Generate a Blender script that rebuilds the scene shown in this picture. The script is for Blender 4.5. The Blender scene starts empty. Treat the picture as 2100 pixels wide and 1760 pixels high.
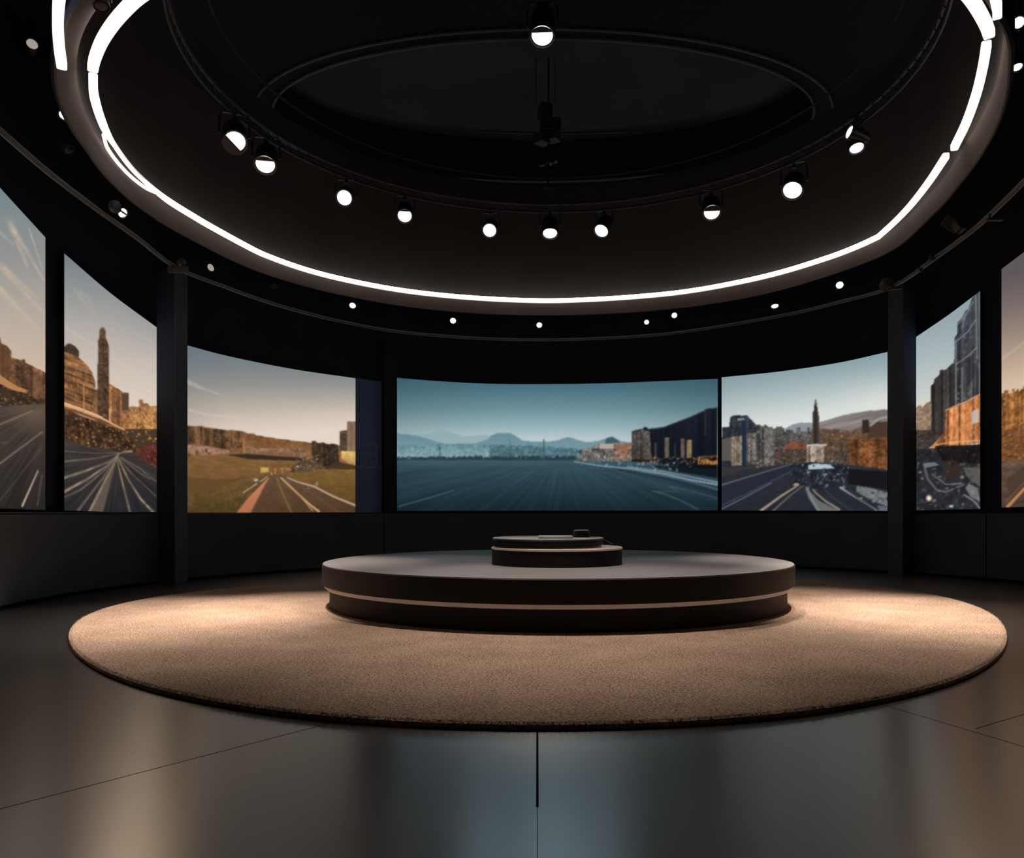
import bpy, math, random
import numpy as np
from mathutils import Vector, Matrix

random.seed(7)
rng = np.random.default_rng(7)
sc = bpy.context.scene
C = sc.collection

# ------------------------------------------------------------------ survey of the room
F, X0, Y0, EYE = 1640.0, 1102.0, 1050.0, 1.2      # lens in pixels, optical centre, eye height


def at(px, py, d):
    return ((px - X0) / F * d, d, EYE + (Y0 - py) / F * d)


def hit(px, cx, cy, R, far=True):
    """distance at which the bearing px crosses a circle on plan"""
    s = (px - X0) / F
    a, b, c = s * s + 1, -2 * (s * cx + cy), cx * cx + cy * cy - R * R
    q = max(b * b - 4 * a * c, 0.0)
    return (-b + (1 if far else -1) * math.sqrt(q)) / (2 * a)


WC, WR = (0.9, 11.1), 7.8          # screen wall on plan
LC, LR, LZ = (0.13, 11.29), 5.55, EYE + 4.45    # light ring
TC, TR, TZ = (0.2, 9.23), 4.1, EYE + 5.0        # lamp truss
CEIL = EYE + 6.6

# ------------------------------------------------------------------ materials


def srgb(r, g, b):
    def f(c):
        c /= 255.0
        return c / 12.92 if c <= 0.04045 else ((c + 0.055) / 1.055) ** 2.4
    return (f(r), f(g), f(b), 1.0)


def mat(name, col, rough=0.6, metal=0.0, emit=0.0, ecol=None, var=0.12, scale=6.0, bump=0.0, spec=0.5, detail=3.0):
    m = bpy.data.materials.new(name)
    m.use_nodes = True
    nt = m.node_tree
    b = nt.nodes['Principled BSDF']
    b.inputs['Roughness'].default_value = rough
    b.inputs['Metallic'].default_value = metal
    b.inputs['Specular IOR Level'].default_value = spec
    tc = nt.nodes.new('ShaderNodeTexCoord')
    nz = nt.nodes.new('ShaderNodeTexNoise')
    nz.inputs['Scale'].default_value = scale
    nz.inputs['Detail'].default_value = detail
    nt.links.new(tc.outputs['Object'], nz.inputs['Vector'])
    cr = nt.nodes.new('ShaderNodeValToRGB')
    cr.color_ramp.elements[0].position = 0.3
    cr.color_ramp.elements[1].position = 0.7
    cr.color_ramp.elements[0].color = tuple(c * (1 - var) for c in col[:3]) + (1,)
    cr.color_ramp.elements[1].color = tuple(c * (1 + var) for c in col[:3]) + (1,)
    nt.links.new(nz.outputs['Fac'], cr.inputs['Fac'])
    nt.links.new(cr.outputs['Color'], b.inputs['Base Color'])
    if emit:
        b.inputs['Emission Color'].default_value = ecol or col
        b.inputs['Emission Strength'].default_value = emit
    if bump:
        bp = nt.nodes.new('ShaderNodeBump')
        bp.inputs['Strength'].default_value = bump
        bp.inputs['Distance'].default_value = 0.02
        nt.links.new(nz.outputs['Fac'], bp.inputs['Height'])
        nt.links.new(bp.outputs['Normal'], b.inputs['Normal'])
    return m


M_wall_low = mat('charcoal_wall', (0.090, 0.101, 0.122), 0.8, scale=1.2)
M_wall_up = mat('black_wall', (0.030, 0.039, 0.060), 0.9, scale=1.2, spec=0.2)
M_post_lit = mat('post_lit_side', (0.10, 0.118, 0.15), 0.7)  # lit copy of the post colour, for the side turned to the room
M_groove = mat('dark_groove', (0.004, 0.004, 0.004), 0.9, spec=0.1)
M_ledge = mat('ledge_metal', (0.10, 0.11, 0.12), 0.4, 0.5)
M_ceil = mat('black_ceiling', (0.015, 0.0175, 0.023), 0.9, spec=0.1)
M_navy = mat('navy_ceiling_panel', (0.042, 0.050, 0.070), 0.9, scale=0.6, spec=0.1)
M_ring = mat('dark_ring_trim', (0.06, 0.07, 0.085), 0.5)
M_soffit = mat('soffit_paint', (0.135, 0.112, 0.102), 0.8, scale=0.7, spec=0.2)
M_drum = mat('drum_paint', (0.060, 0.058, 0.060), 0.8, scale=0.7, spec=0.15)
M_rail = mat('rail_metal', (0.12, 0.10, 0.088), 0.45, 0.3)
M_truss = mat('black_truss', (0.016, 0.016, 0.018), 0.5, 0.3)
M_fascia = mat('truss_fascia', (0.020, 0.021, 0.025), 0.8, scale=4)
M_fix = mat('lamp_black', (0.018, 0.017, 0.017), 0.38, 0.2)
M_fixdim = mat('lamp_grey', (0.07, 0.065, 0.062), 0.5, 0.3)
M_stem = mat('stem_black', (0.010, 0.010, 0.010), 0.6)
M_led = mat('led_diffuser', (0.8, 0.78, 0.75), 0.5, emit=1.28, ecol=(1.0, 0.90, 0.81, 1), var=0.0)
M_top_boost = mat('led_top_boost', (0.8, 0.78, 0.75), 0.5, emit=9.0, ecol=(1.0, 0.84, 0.72, 1), var=0.0)  # unseen top faces, glow added to brighten the drum wall
M_lens = mat('lamp_lens', (0.9, 0.85, 0.8), 0.3, emit=1.35, ecol=(1.0, 0.95, 0.90, 1), var=0.0)
M_lensdim = mat('lamp_lens_dim', (0.5, 0.48, 0.45), 0.3, emit=0.35, ecol=(1.0, 0.9, 0.8, 1), var=0.0)
M_plat = mat('stage_side', (0.014, 0.0125, 0.0128), 0.65, scale=2, spec=0.3)
M_plattop = mat('stage_top', (0.25, 0.245, 0.27), 0.5, scale=1.5, var=0.06)
M_champ = mat('champagne_trim_glow', (0.85, 0.68, 0.57), 0.35, 0.3, emit=.055, ecol=(1, .72, .55, 1), var=.04)  # faint glow added for the light the trim catches from the rug
M_disc = mat('gloss_black_disc', (0.006, 0.0065, 0.008), 0.6, spec=0.15)
M_disctop = mat('satin_grey', (0.46, 0.47, 0.50), 0.5)
M_knob = mat('knob_black', (0.012, 0.013, 0.014), 0.25)
M_bezel = mat('bezel_black', (0.006, 0.006, 0.007), 0.5)

# carpet: fine pile
M_rug = bpy.data.materials.new('beige_pile')
M_rug.use_nodes = True
nt = M_rug.node_tree
b = nt.nodes['Principled BSDF']
b.inputs['Roughness'].default_value = 0.95
b.inputs['Specular IOR Level'].default_value = 0.1
tc = nt.nodes.new('ShaderNodeTexCoord')
n1 = nt.nodes.new('ShaderNodeTexNoise'); n1.inputs['Scale'].default_value = 70; n1.inputs['Detail'].default_value = 3
n2 = nt.nodes.new('ShaderNodeTexNoise'); n2.inputs['Scale'].default_value = 2.2; n2.inputs['Detail'].default_value = 5
for n in (n1, n2):
    nt.links.new(tc.outputs['Object'], n.inputs['Vector'])
cr = nt.nodes.new('ShaderNodeValToRGB')
cr.color_ramp.elements[0].position = 0.36; cr.color_ramp.elements[0].color = (0.18, 0.122, 0.092, 1)
cr.color_ramp.elements[1].position = 0.64; cr.color_ramp.elements[1].color = (0.76, 0.555, 0.445, 1)
mx = nt.nodes.new('ShaderNodeMix'); mx.data_type = 'FLOAT'; mx.inputs[0].default_value = 0.14
nt.links.new(n1.outputs['Fac'], mx.inputs[2]); nt.links.new(n2.outputs['Fac'], mx.inputs[3])
nt.links.new(mx.outputs[0], cr.inputs['Fac'])
nt.links.new(cr.outputs['Color'], b.inputs['Base Color'])
bp = nt.nodes.new('ShaderNodeBump'); bp.inputs['Strength'].default_value = 0.7; bp.inputs['Distance'].default_value = 0.015
nt.links.new(n1.outputs['Fac'], bp.inputs['Height']); nt.links.new(bp.outputs['Normal'], b.inputs['Normal'])

# floor: satin dark slabs
M_floor = bpy.data.materials.new('satin_dark_floor')
M_floor.use_nodes = True
nt = M_floor.node_tree
b = nt.nodes['Principled BSDF']
tc = nt.nodes.new('ShaderNodeTexCoord')
n1 = nt.nodes.new('ShaderNodeTexNoise'); n1.inputs['Scale'].default_value = 0.9; n1.inputs['Detail'].default_value = 4
nt.links.new(tc.outputs['Object'], n1.inputs['Vector'])
cr = nt.nodes.new('ShaderNodeValToRGB')
cr.color_ramp.elements[0].position = 0.3; cr.color_ramp.elements[0].color = (0.012, 0.012, 0.013, 1)
cr.color_ramp.elements[1].position = 0.7; cr.color_ramp.elements[1].color = (0.016, 0.016, 0.017, 1)
nt.links.new(n1.outputs['Fac'], cr.inputs['Fac']); nt.links.new(cr.outputs['Color'], b.inputs['Base Color'])
mr = nt.nodes.new('ShaderNodeMapRange'); mr.inputs['To Min'].default_value = 0.25; mr.inputs['To Max'].default_value = 0.27
nt.links.new(n1.outputs['Fac'], mr.inputs['Value']); nt.links.new(mr.outputs['Result'], b.inputs['Roughness'])
b.inputs['IOR'].default_value = 5.0
b.inputs['Anisotropic'].default_value = 0.65
tg = nt.nodes.new('ShaderNodeCombineXYZ'); tg.inputs[1].default_value = 1.0
nt.links.new(tg.outputs['Vector'], b.inputs['Tangent'])

# pictures on the displays: colours stored on the display's own vertices
M_pic = bpy.data.materials.new('display_picture')
M_pic.use_nodes = True
nt = M_pic.node_tree
b = nt.nodes['Principled BSDF']
b.inputs['Base Color'].default_value = (0.005, 0.005, 0.006, 1)
b.inputs['Roughness'].default_value = 0.6
b.inputs['Specular IOR Level'].default_value = 0.1
va = nt.nodes.new('ShaderNodeVertexColor'); va.layer_name = 'picture'
nt.links.new(va.outputs['Color'], b.inputs['Emission Color'])
b.inputs['Emission Strength'].default_value = 1.0
M_pic.cycles.emission_sampling = 'NONE'

# ------------------------------------------------------------------ object helpers


def obj(name, verts, faces, m, parent=None, smooth=False, loc=(0, 0, 0), mats=None, fmat=None):
    me = bpy.data.meshes.new(name)
    me.from_pydata([tuple(map(float, v)) for v in verts], [], [tuple(map(int, f)) for f in faces])
    for mm in (mats or [m]):
        me.materials.append(mm)
    if fmat is not None:
        me.polygons.foreach_set('material_index', fmat)
    if smooth:
        me.polygons.foreach_set('use_smooth', [True] * len(me.polygons))
        try:
            me.set_sharp_from_angle(angle=math.radians(38))
        except Exception:
            pass
    me.update()
    o = bpy.data.objects.new(name, me)
    C.objects.link(o)
    o.location = loc
    if parent:
        o.parent = parent
    return o


def tag(o, label, cat, group=None, kind=None):
    o['label'] = label
    o['category'] = cat
    if group:
        o['group'] = group
    if kind:
        o['kind'] = kind
    return o


def thing(name, label, cat, loc=(0, 0, 0), group=None):
    o = bpy.data.objects.new(name, None)
    C.objects.link(o)
    o.location = loc
    o.empty_display_size = 0.1
    return tag(o, label, cat, group)


def struct(o, label=None):
    o['kind'] = 'structure'
    if label:
        o['label'] = label
        o['category'] = 'room'
    return o


class G:
    """collects shapes into one mesh"""
    def __init__(s):
        s.v, s.f, s.m = [], [], []

    def add(s, v, f, mi=0):
        k = len(s.v)
        s.v += [tuple(p) for p in v]
        s.f += [tuple(i + k for i in q) for q in f]
        s.m += [mi] * len(f)
        return s

    def obj(s, name, m, parent=None, smooth=False, loc=(0, 0, 0), mats=None):
        return obj(name, s.v, s.f, m, parent, smooth, loc, mats, s.m if mats else None)


def box(cx, cy, cz, sx, sy, sz, rot=0.0, bev=0.0):
    """a box with chamfered upright edges and rims"""
    hx, hy, hz = sx / 2, sy / 2, sz / 2
    c = min(bev, hx * .9, hy * .9, hz * .9) if bev else 0
    if not c:
        ring = [(-hx, -hy), (hx, -hy), (hx, hy), (-hx, hy)]
        layers = [(ring, -hz), (ring, hz)]
    else:
        def rr(k):
            return [(-hx + c + k, -hy + k), (hx - c - k, -hy + k), (hx - k, -hy + c + k), (hx - k, hy - c - k),
                    (hx - c - k, hy - k), (-hx + c + k, hy - k), (-hx + k, hy - c - k), (-hx + k, -hy + c + k)]
        layers = [(rr(c * .5), -hz), (rr(0), -hz + c * .5), (rr(0), hz - c * .5), (rr(c * .5), hz)]
    n = len(layers[0][0])
    ca, sa = math.cos(rot), math.sin(rot)
    v = [(cx + x * ca - y * sa, cy + x * sa + y * ca, cz + z) for r, z in layers for x, y in r]
    f = []
    for k in range(len(layers) - 1):
        for i in range(n):
            j = (i + 1) % n
            f.append((k * n + i, k * n + j, (k + 1) * n + j, (k + 1) * n + i))
    f.append(tuple(range(n - 1, -1, -1)))
    f.append(tuple(range((len(layers) - 1) * n, len(layers) * n)))
    return v, f


def lathe(prof, n=96, c=(0, 0, 0), cap=True):
    v, f = [], []
    for r, z in prof:
        for i in range(n):
            a = 2 * math.pi * i / n
            v.append((c[0] + r * math.cos(a), c[1] + r * math.sin(a), c[2] + z))
    for k in range(len(prof) - 1):
        for i in range(n):
            j = (i + 1) % n
            f.append((k * n + i, k * n + j, (k + 1) * n + j, (k + 1) * n + i))
    if cap:
        f.append(tuple(range(n - 1, -1, -1)))
        f.append(tuple(range((len(prof) - 1) * n, len(prof) * n)))
    return v, f


def sweep(prof_pts):
    """prof_pts: list of rings (each a list of 3D points, open along the profile)"""
    n = len(prof_pts[0])
    v = [p for r in prof_pts for p in r]
    f = []
    for k in range(len(prof_pts) - 1):
        for i in range(n - 1):
            f.append((k * n + i, (k + 1) * n + i, (k + 1) * n + i + 1, k * n + i + 1))
    return v, f


def arc(c, prof, a0, a1, n, closed_prof=False):
    pr = list(prof) + ([prof[0]] if closed_prof else [])
    rings = []
    for i in range(n + 1):
        a = a0 + (a1 - a0) * i / n
        rings.append([(c[0] + r * math.cos(a), c[1] + r * math.sin(a), z) for r, z in pr])
    v, f = sweep(rings)
    if closed_prof:
        m = len(pr)
        f.append(tuple(range(m - 1)))
        f.append(tuple(reversed(range(n * m, n * m + m - 1))))
    return v, f


def tube(pts, r, n=8, flat=None, taper=None):
    """round bar along a polyline; flat=(w,h) gives a rectangular bar kept upright"""
    P = [Vector(p) for p in pts]
    v, f = [], []
    for i, p in enumerate(P):
        t = (P[min(i + 1, len(P) - 1)] - P[max(i - 1, 0)]).normalized()
        up = Vector((0, 0, 1)) if abs(t.z) < 0.95 else Vector((1, 0, 0))
        s = t.cross(up).normalized()
        u = s.cross(t).normalized()
        if flat:
            w, h = flat[0] / 2, flat[1] / 2
            c = 0.25 * min(w, h)
            ring = [(-w + c, -h), (w - c, -h), (w, -h + c), (w, h - c), (w - c, h), (-w + c, h), (-w, h - c), (-w, -h + c)]
        else:
            ring = [(r * math.cos(2 * math.pi * k / n), r * math.sin(2 * math.pi * k / n)) for k in range(n)]
        k = taper[i] if taper else 1.0
        v += [tuple(p + s * x * k + u * y * k) for x, y in ring]
    m = len(ring)
    for i in range(len(P) - 1):
        for k in range(m):
            j = (k + 1) % m
            f.append((i * m + k, i * m + j, (i + 1) * m + j, (i + 1) * m + k))
    f.append(tuple(range(m - 1, -1, -1)))
    f.append(tuple(range((len(P) - 1) * m, len(P) * m)))
    return v, f


def spline(pts, per=6):
    """Catmull-Rom through the points (any dimension)"""
    P = np.array(pts, float)
    Q = np.vstack([2 * P[0] - P[1], P, 2 * P[-1] - P[-2]])
    out = []
    for i in range(1, len(Q) - 2):
        p0, p1, p2, p3 = Q[i - 1:i + 3]
        for k in range(per):
            t = k / per
            out.append(.5 * (2 * p1 + (p2 - p0) * t + (2 * p0 - 5 * p1 + 4 * p2 - p3) * t * t + (3 * p1 - p0 - 3 * p2 + p3) * t ** 3))
    out.append(P[-1])
    return np.array(out)


def wall_angle(px, R):
    d = hit(px, WC[0], WC[1], R)
    x = (px - X0) / F * d
    return math.atan2(d - WC[1], x - WC[0]) % (2 * math.pi)


# ------------------------------------------------------------------ room shell
g = G()
g.add([(-14, -4, 0), (16, -4, 0), (16, 22, 0), (-14, 22, 0), (-14, -4, -.1), (16, -4, -.1), (16, 22, -.1), (-14, 22, -.1)],
      [(0, 1, 2, 3), (4, 7, 6, 5), (0, 4, 5, 1), (1, 5, 6, 2), (2, 6, 7, 3), (3, 7, 4, 0)])


def seam(p, q, w=0.007):
    p, q = Vector(p), Vector(q)
    t = (q - p).normalized()
    s = Vector((-t.y, t.x)) * w / 2
    g.add([(p.x - s.x, p.y - s.y, .0006), (q.x - s.x, q.y - s.y, .0006), (q.x + s.x, q.y + s.y, .0006), (p.x + s.x, p.y + s.y, .0006)],
          [(3, 2, 1, 0) if False else (0, 1, 2, 3)], 1)


seam((0.0, 4.7), (0.0, 3.25), .011)
seam((0.0, 3.25), (0.0, 2.2), .0025)
seam((-.55, 5.37), (-4.4, .28), .005)
seam((1.75, 6.0), (3.25, 2.1), .005)
seam((2.42, 4.42), (6.1, 6.95), .005)
floor = struct(g.obj('floor', M_floor, mats=[M_floor, M_groove]))

# wall plan: screen wall arc, then straight flanks running back past the viewer
A_L, A_R = wall_angle(-150, WR), wall_angle(2330, WR)
A_PL, A_PR = wall_angle(342, WR), wall_angle(1858, WR)


def wall_piece(name, a0, a1, n, flank=None, label=None):
    low = [(7.62, 0.0), (7.62, 0.02), (7.60, 0.05), (7.60, 1.165), (7.63, 1.175), (7.85, 1.175)]
    up = [(7.85, 1.175), (7.85, CEIL)]

    def ring(r_z, a):
        return [(WC[0] + r * math.cos(a), WC[1] + r * math.sin(a), z) for r, z in r_z]
    gg = G()
    angs = [a0 + (a1 - a0) * i / n for i in range(n + 1)]
    for prof, mi in ((low, 0), (up, 1)):
        rings = [ring(prof, a) for a in angs]
        if flank:
            end = 0 if flank[0] == 'start' else -1
            base = rings[end]
            ex = [tuple((p[0] + flank[1], -3.5, p[2])) for p in base]
            rings = [ex] + rings if end == 0 else rings + [ex]
        v, f = sweep(rings)
        gg.add(v, f, mi)
    o = gg.obj(name, M_wall_low, mats=[M_wall_low, M_wall_up])
    struct(o, label)
    return o


wall_piece('wall_right', A_R, A_PR, 20, ('start', 0.9), 'dark curved wall right of the right-hand post')
wall_piece('wall_back', A_PR, A_PL, 48, None, 'dark curved wall between the two tall posts')
wall_piece('wall_left', A_PL, A_L, 24, ('end', -1.2), 'dark curved wall left of the left-hand post')

# dark shadow joint at the foot of the wall
v, f = arc(WC, [(7.605, 0.0), (7.585, 0.0), (7.585, 0.035), (7.605, 0.035)], A_R, A_L, 80, True)
struct(obj('baseboard_back', v, f, M_groove))
# ledge line under the screens
v, f = arc(WC, [(7.60, 1.178), (7.60, 1.20), (7.66, 1.20), (7.66, 1.178)], A_PL + .02, A_L, 30, True)
struct(obj('trim_1', v, f, M_ledge))
v, f = arc(WC, [(7.60, 1.178), (7.60, 1.19), (7.66, 1.19), (7.66, 1.178)], A_R, A_PL - .02, 60, True)
struct(obj('trim_2', v, f, M_bezel))


def joint(name, px, z0, z1, w, depth, m):
    a = wall_angle(px, 7.60)
    r = 7.60 - depth / 2 + .01
    o = obj(name, *box(WC[0] + r * math.cos(a), WC[1] + r * math.sin(a), (z0 + z1) / 2, depth, w, z1 - z0, a), m)
    return struct(o)


joint('trim_3', 788, .05, 1.17, .02, .012, M_groove)
joint('trim_4', 2022, .05, 1.17, .02, .012, M_groove)


def post(name, px, z1, w, depth, r, tilt, label):
    a = wall_angle(px, r)
    d = hit(px, WC[0], WC[1], r)
    x = (px - X0) / F * d
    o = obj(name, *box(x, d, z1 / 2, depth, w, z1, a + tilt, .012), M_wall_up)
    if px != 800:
        o.data.materials.append(M_post_lit)  # room-facing side coloured lighter as if lit, the rest stays black
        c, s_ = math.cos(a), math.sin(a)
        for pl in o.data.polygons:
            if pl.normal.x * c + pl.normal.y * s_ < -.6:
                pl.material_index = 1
    return struct(o, label)


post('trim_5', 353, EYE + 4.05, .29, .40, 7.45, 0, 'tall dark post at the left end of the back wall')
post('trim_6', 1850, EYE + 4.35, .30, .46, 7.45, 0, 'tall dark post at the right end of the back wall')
post('trim_7', 800, EYE + 3.75, .27, .16, 7.72, 0, 'black pier between the dark blue panel and the central screen')

# ceiling with an oval recess
oc, oa, ob = (0.1, 13.5), 4.5, 2.4
g = G()
n = 96
inner = [(oc[0] + oa * math.cos(2 * math.pi * i / n), oc[1] + ob * math.sin(2 * math.pi * i / n)) for i in range(n)]


def rect_hit(a):
    dx, dy = math.cos(a), math.sin(a)
    t = min((15.5 if dx > 0 else 13.5) / max(abs(dx), 1e-6), (8.4 if dy > 0 else 17.4) / max(abs(dy), 1e-6))
    return (oc[0] + dx * t, oc[1] + dy * t)


outer = [rect_hit(2 * math.pi * i / n) for i in range(n)]
g.add([(x, y, CEIL) for x, y in inner] + [(x, y, CEIL) for x, y in outer],
      [(i, (i + 1) % n, n + (i + 1) % n, n + i) for i in range(n)])
g.add([(x, y, CEIL) for x, y in inner] + [(x, y, CEIL + .8) for x, y in inner],
      [(i, n + i, n + (i + 1) % n, (i + 1) % n) for i in range(n)])
g.add([(x, y, CEIL + .8) for x, y in inner], [tuple(range(n))], 1)
struct(g.obj('ceiling', M_ceil, mats=[M_ceil, M_navy]), 'black ceiling with an oval dark blue recess')
for k, (e, z) in enumerate(((0.0, -.03), (0.22, -.03))):
    pts = [(oc[0] + (oa + e * 1.3) * math.cos(2 * math.pi * i / n), oc[1] + (ob + e) * math.sin(2 * math.pi * i / n), CEIL + z) for i in range(n + 1)]
    v, f = tube(pts, .022, 6)
    struct(obj('trim_%d' % (8 + k), v, f, M_ring, smooth=True))

# light ring drum: inner wall, flared lip, outer skirt
OUT = [(90, 70), (97, 137), (120, 190), (147, 237), (175, 293), (208, 341), (262, 398), (324, 443), (443, 511), (540, 556), (700, 604), (900, 637), (1110, 648),
       (1300, 641), (1500, 616), (1700, 566), (1850, 490), (1960, 390), (2040, 250), (2075, 100)]
ZO = EYE + 4.2
ang_r = []
for px, py in OUT:
    d = (ZO - EYE) * F / (Y0 - py)
    x = (px - X0) / F * d
    ang_r.append((math.atan2(d - LC[1], x - LC[0]) % (2 * math.pi), math.hypot(x - LC[0], d - LC[1])))
# close the near side, which lies above the frame
for a in (250, 270, 290):
    ang_r.append((math.radians(a), 6.15))
ang_r.sort()
AA = np.array([a for a, r in ang_r]); RR = np.array([r for a, r in ang_r])


B_ = np.array([[1] + [fn(k * a) for k in (1, 2, 3, 4) for fn in (math.cos, math.sin)] for a, r in ang_r])
U_ = np.linalg.lstsq(np.vstack([B_, np.diag([0, .05, .05, .05, .05, .2, .2, .4, .4])]), np.concatenate([[r for a, r in ang_r], np.zeros(9)]), rcond=None)[0]


def r_out(a):
    return float(np.dot([1] + [fn(k * a) for k in (1, 2, 3, 4) for fn in (math.cos, math.sin)], U_))


LEDPX = [(191, 158), (199, 220), (218, 270), (262, 337), (341, 409), (436, 467), (545, 524), (699, 572), (900, 605), (1110, 617), (1300, 609), (1500, 582), (1650, 545), (1740, 512),
         (1801, 486), (1870, 418), (1940, 320), (1982, 250), (2016, 135), (2021, 48), (1990, -4), (208, 86), (252, 25), (282, -4)]
lr = []
for px, py in LEDPX:
    d = 4.45 * F / (Y0 - py)
    x = (px - X0) / F * d
    lr.append((math.atan2(d - LC[1], x - LC[0]) % (2 * math.pi), math.hypot(x - LC[0], d - LC[1])))
lr += [(math.radians(a), LR + .1) for a in (250, 270, 290)]
lr.sort()
LA = np.array([a for a, r in lr]); LB = np.array([r for a, r in lr])


def r_in(a):
    k = np.linspace(-.06, .06, 7)
    return float(np.mean(np.interp((a + k) % (2 * math.pi), LA, LB, period=2 * math.pi)))


g = G()
N = 240
rings = []
for i in range(N + 1):
    a = 2 * math.pi * i / N
    ri = r_in(a)
    ro = max(r_out(a), ri + .21)
    rows = [(ri + .15, CEIL), (ri + .15, LZ + .05), (ri + .17, LZ + .03), (ro - .02, ZO + .005), (ro, ZO + .0), (ro + .03, ZO + .03), (ro + .03, ZO + .35), (ro - .0 + .03, CEIL)]
    rings.append([(LC[0] + r * math.cos(a), LC[1] + r * math.sin(a), z) for r, z in rows])
v, f = sweep(rings)
nr = len(rings[0]) - 1
fm = []
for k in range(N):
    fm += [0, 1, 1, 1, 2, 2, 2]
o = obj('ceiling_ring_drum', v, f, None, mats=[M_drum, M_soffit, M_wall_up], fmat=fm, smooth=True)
struct(o, 'large dark circular ceiling drum with a flared lower lip')

# ------------------------------------------------------------------ LED light strips
MAIN1 = [(191, 158), (192, 190), (199, 220), (208, 247), (218, 270), (235, 299), (262, 337), (292, 369), (341, 409), (400, 446), (436, 467), (500, 502), (545, 524),
         (620, 551), (699, 572), (800, 592), (900, 605), (1000, 613), (1110, 617), (1200, 615), (1300, 609), (1400, 599), (1500, 582), (1600, 559), (1700, 528), (1760, 505), (1801, 486)]
MAIN2 = [(1801, 486), (1835, 455), (1870, 418), (1907, 370), (1940, 320)]


def strip(name, px_pts, label, w=.085, h=.085, dz=0.0, thin=None, boost=True):
    pts = []
    for seg in px_pts:
        q = spline(seg, 5)
        for px, py in q:
            d = (LZ + dz - EYE) * F / (Y0 - py)
            pts.append(((px - X0) / F * d, d, LZ + dz))
    P = [pts[0]]
    for p in pts[1:]:
        if (Vector(p) - Vector(P[-1])).length > .02:
            P.append(p)
    t = thing(name, label, 'light', P[0], 'glowing light strips of the ceiling ring')
    L = P[0]
    loc = [tuple(np.subtract(p, L)) for p in P]
    tp = None
    if thin:
        sx = [X0 + F * p[0] / p[1] for p in P]
        tp = [float(np.interp(x, [a for a, b in thin], [b for a, b in thin])) for x in sx]
    v, f = tube(loc, .04, flat=(w, h), taper=tp)
    fm = [1 if boost and i < len(f) - 2 and i % 8 in (3, 4, 5) else 0 for i in range(len(f))]
    obj('diffuser', v, f, M_led, t, mats=[M_led, M_top_boost], fmat=fm)
    back = [(p[0], p[1], p[2] + h / 2 + .008) for p in loc]
    v, f = tube(back, .04, flat=(w * .35, .016))
    obj('mounting_channel', v, f, M_fix, t)
    return t


strip('light_strip', [MAIN1, MAIN2], 'longest warm white strip, sweeping round the far side of the ceiling ring with one kink', thin=[(190, 1), (212, .9), (235, .5), (290, .45), (345, .8), (440, .85), (1110, .95), (1800, .85), (1940, .95)])
strip('light_strip', [[(190, 140), (195, 118), (208, 86), (228, 54), (252, 25), (282, -4), (320, -30)]], 'warm white strip at upper left curving inward out of the picture top', w=.095)
strip('light_strip', [[(1957, 302), (1982, 250), (2003, 190), (2016, 135), (2023, 92)]], 'warm white strip at right between two dark gaps of the ceiling ring')
strip('light_strip', [[(2029, 70), (2021, 48), (2006, 20), (1990, -4), (1965, -34)]], 'warm white strip at upper right curving inward out of the picture top', w=.095)
strip('light_strip', [[(127, 134), (122, 100), (119, 60), (119, 30), (121, 0), (126, -40)]], 'outer warm white strip at the top left, outside the ring', w=.085, dz=-.3, boost=False)
strip('light_strip', [[(2045, 30), (2045, 15), (2042, 0), (2036, -30)]], 'short outer warm white strip in the top right corner, outside the ring', w=.07, dz=-.3, boost=False)
strip('light_strip', [[(212, 277), (220, 303), (241, 333), (267, 361), (296, 384), (318, 395)]], 'short thin second strip doubling the long strip at lower left of the ring', w=.035, h=.035, dz=-.02)

# ------------------------------------------------------------------ lamp truss
t = thing('circular_lamp_truss', 'black circular lighting truss hung inside the ceiling ring, carrying a row of spotlights', 'truss', (TC[0], TC[1], TZ))
a0, a1 = math.radians(-24), math.radians(206)


def ring_pts(r, z, n=90, b0=a0, b1=a1):
    return [(r * math.cos(b0 + (b1 - b0) * i / n), r * math.sin(b0 + (b1 - b0) * i / n), z) for i in range(n + 1)]


for r, z, rad in ((TR, .0, .018), (TR - .02, .125, .024), (TR - .02, .42, .022), (TR - .34, .42, .018)):
    v, f = tube(ring_pts(r, z), rad, 6)
    obj('chord', v, f, M_truss, t, True)
v, f = arc((0, 0), [(TR - .05, .14), (TR - .03, .14), (TR - .03, .40), (TR - .05, .40)], a0, a1, 90, True)
obj('fascia_band', v, f, M_fascia, t)
g = G()
m = 84
for i in range(m):
    u0 = a0 + (a1 - a0) * i / m
    u1 = a0 + (a1 - a0) * (i + 1) / m
    p = lambda r, a, z: (r * math.cos(a), r * math.sin(a), z)
    g.add(*tube([p(TR, u0, 0), p(TR - .02, u1, .125)], .007, 5))
g.obj('lattice', M_stem, t)

# outer rail in front of the wall
RAIL = [(-140, 130), (-60, 212), (0, 267), (95, 350), (190, 423), (280, 487), (360, 548), (460, 588), (560, 623), (680, 655), (800, 678), (950, 692), (1100, 697), (1250, 693),
        (1400, 681), (1600, 648), (1720, 620), (1830, 588), (1920, 528), (2000, 468), (2060, 412), (2100, 372), (2180, 290)]
zr = 3.72
pts = []
for px, py in spline(RAIL, 4):
    d = zr * F / (Y0 - py)
    pts.append(((px - X0) / F * d, d, EYE + zr))
t = thing('curved_rail', 'thin grey brown pipe rail curving along the wall above all the screens', 'rail', (0, 11.3, EYE + zr))
v, f = tube([(x, y - 11.3, 0) for x, y, z in pts], .032, 8)
obj('pipe', v, f, M_rail, t, True)


def rail_d(px):
    k = min(range(len(pts)), key=lambda k: abs(X0 + F * pts[k][0] / pts[k][1] - px))
    return pts[k][1]


# ------------------------------------------------------------------ spotlights
GR_IN = 'spotlights on the circular truss'
GR_OUT = 'small spotlights around the outside of the ring'


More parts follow.
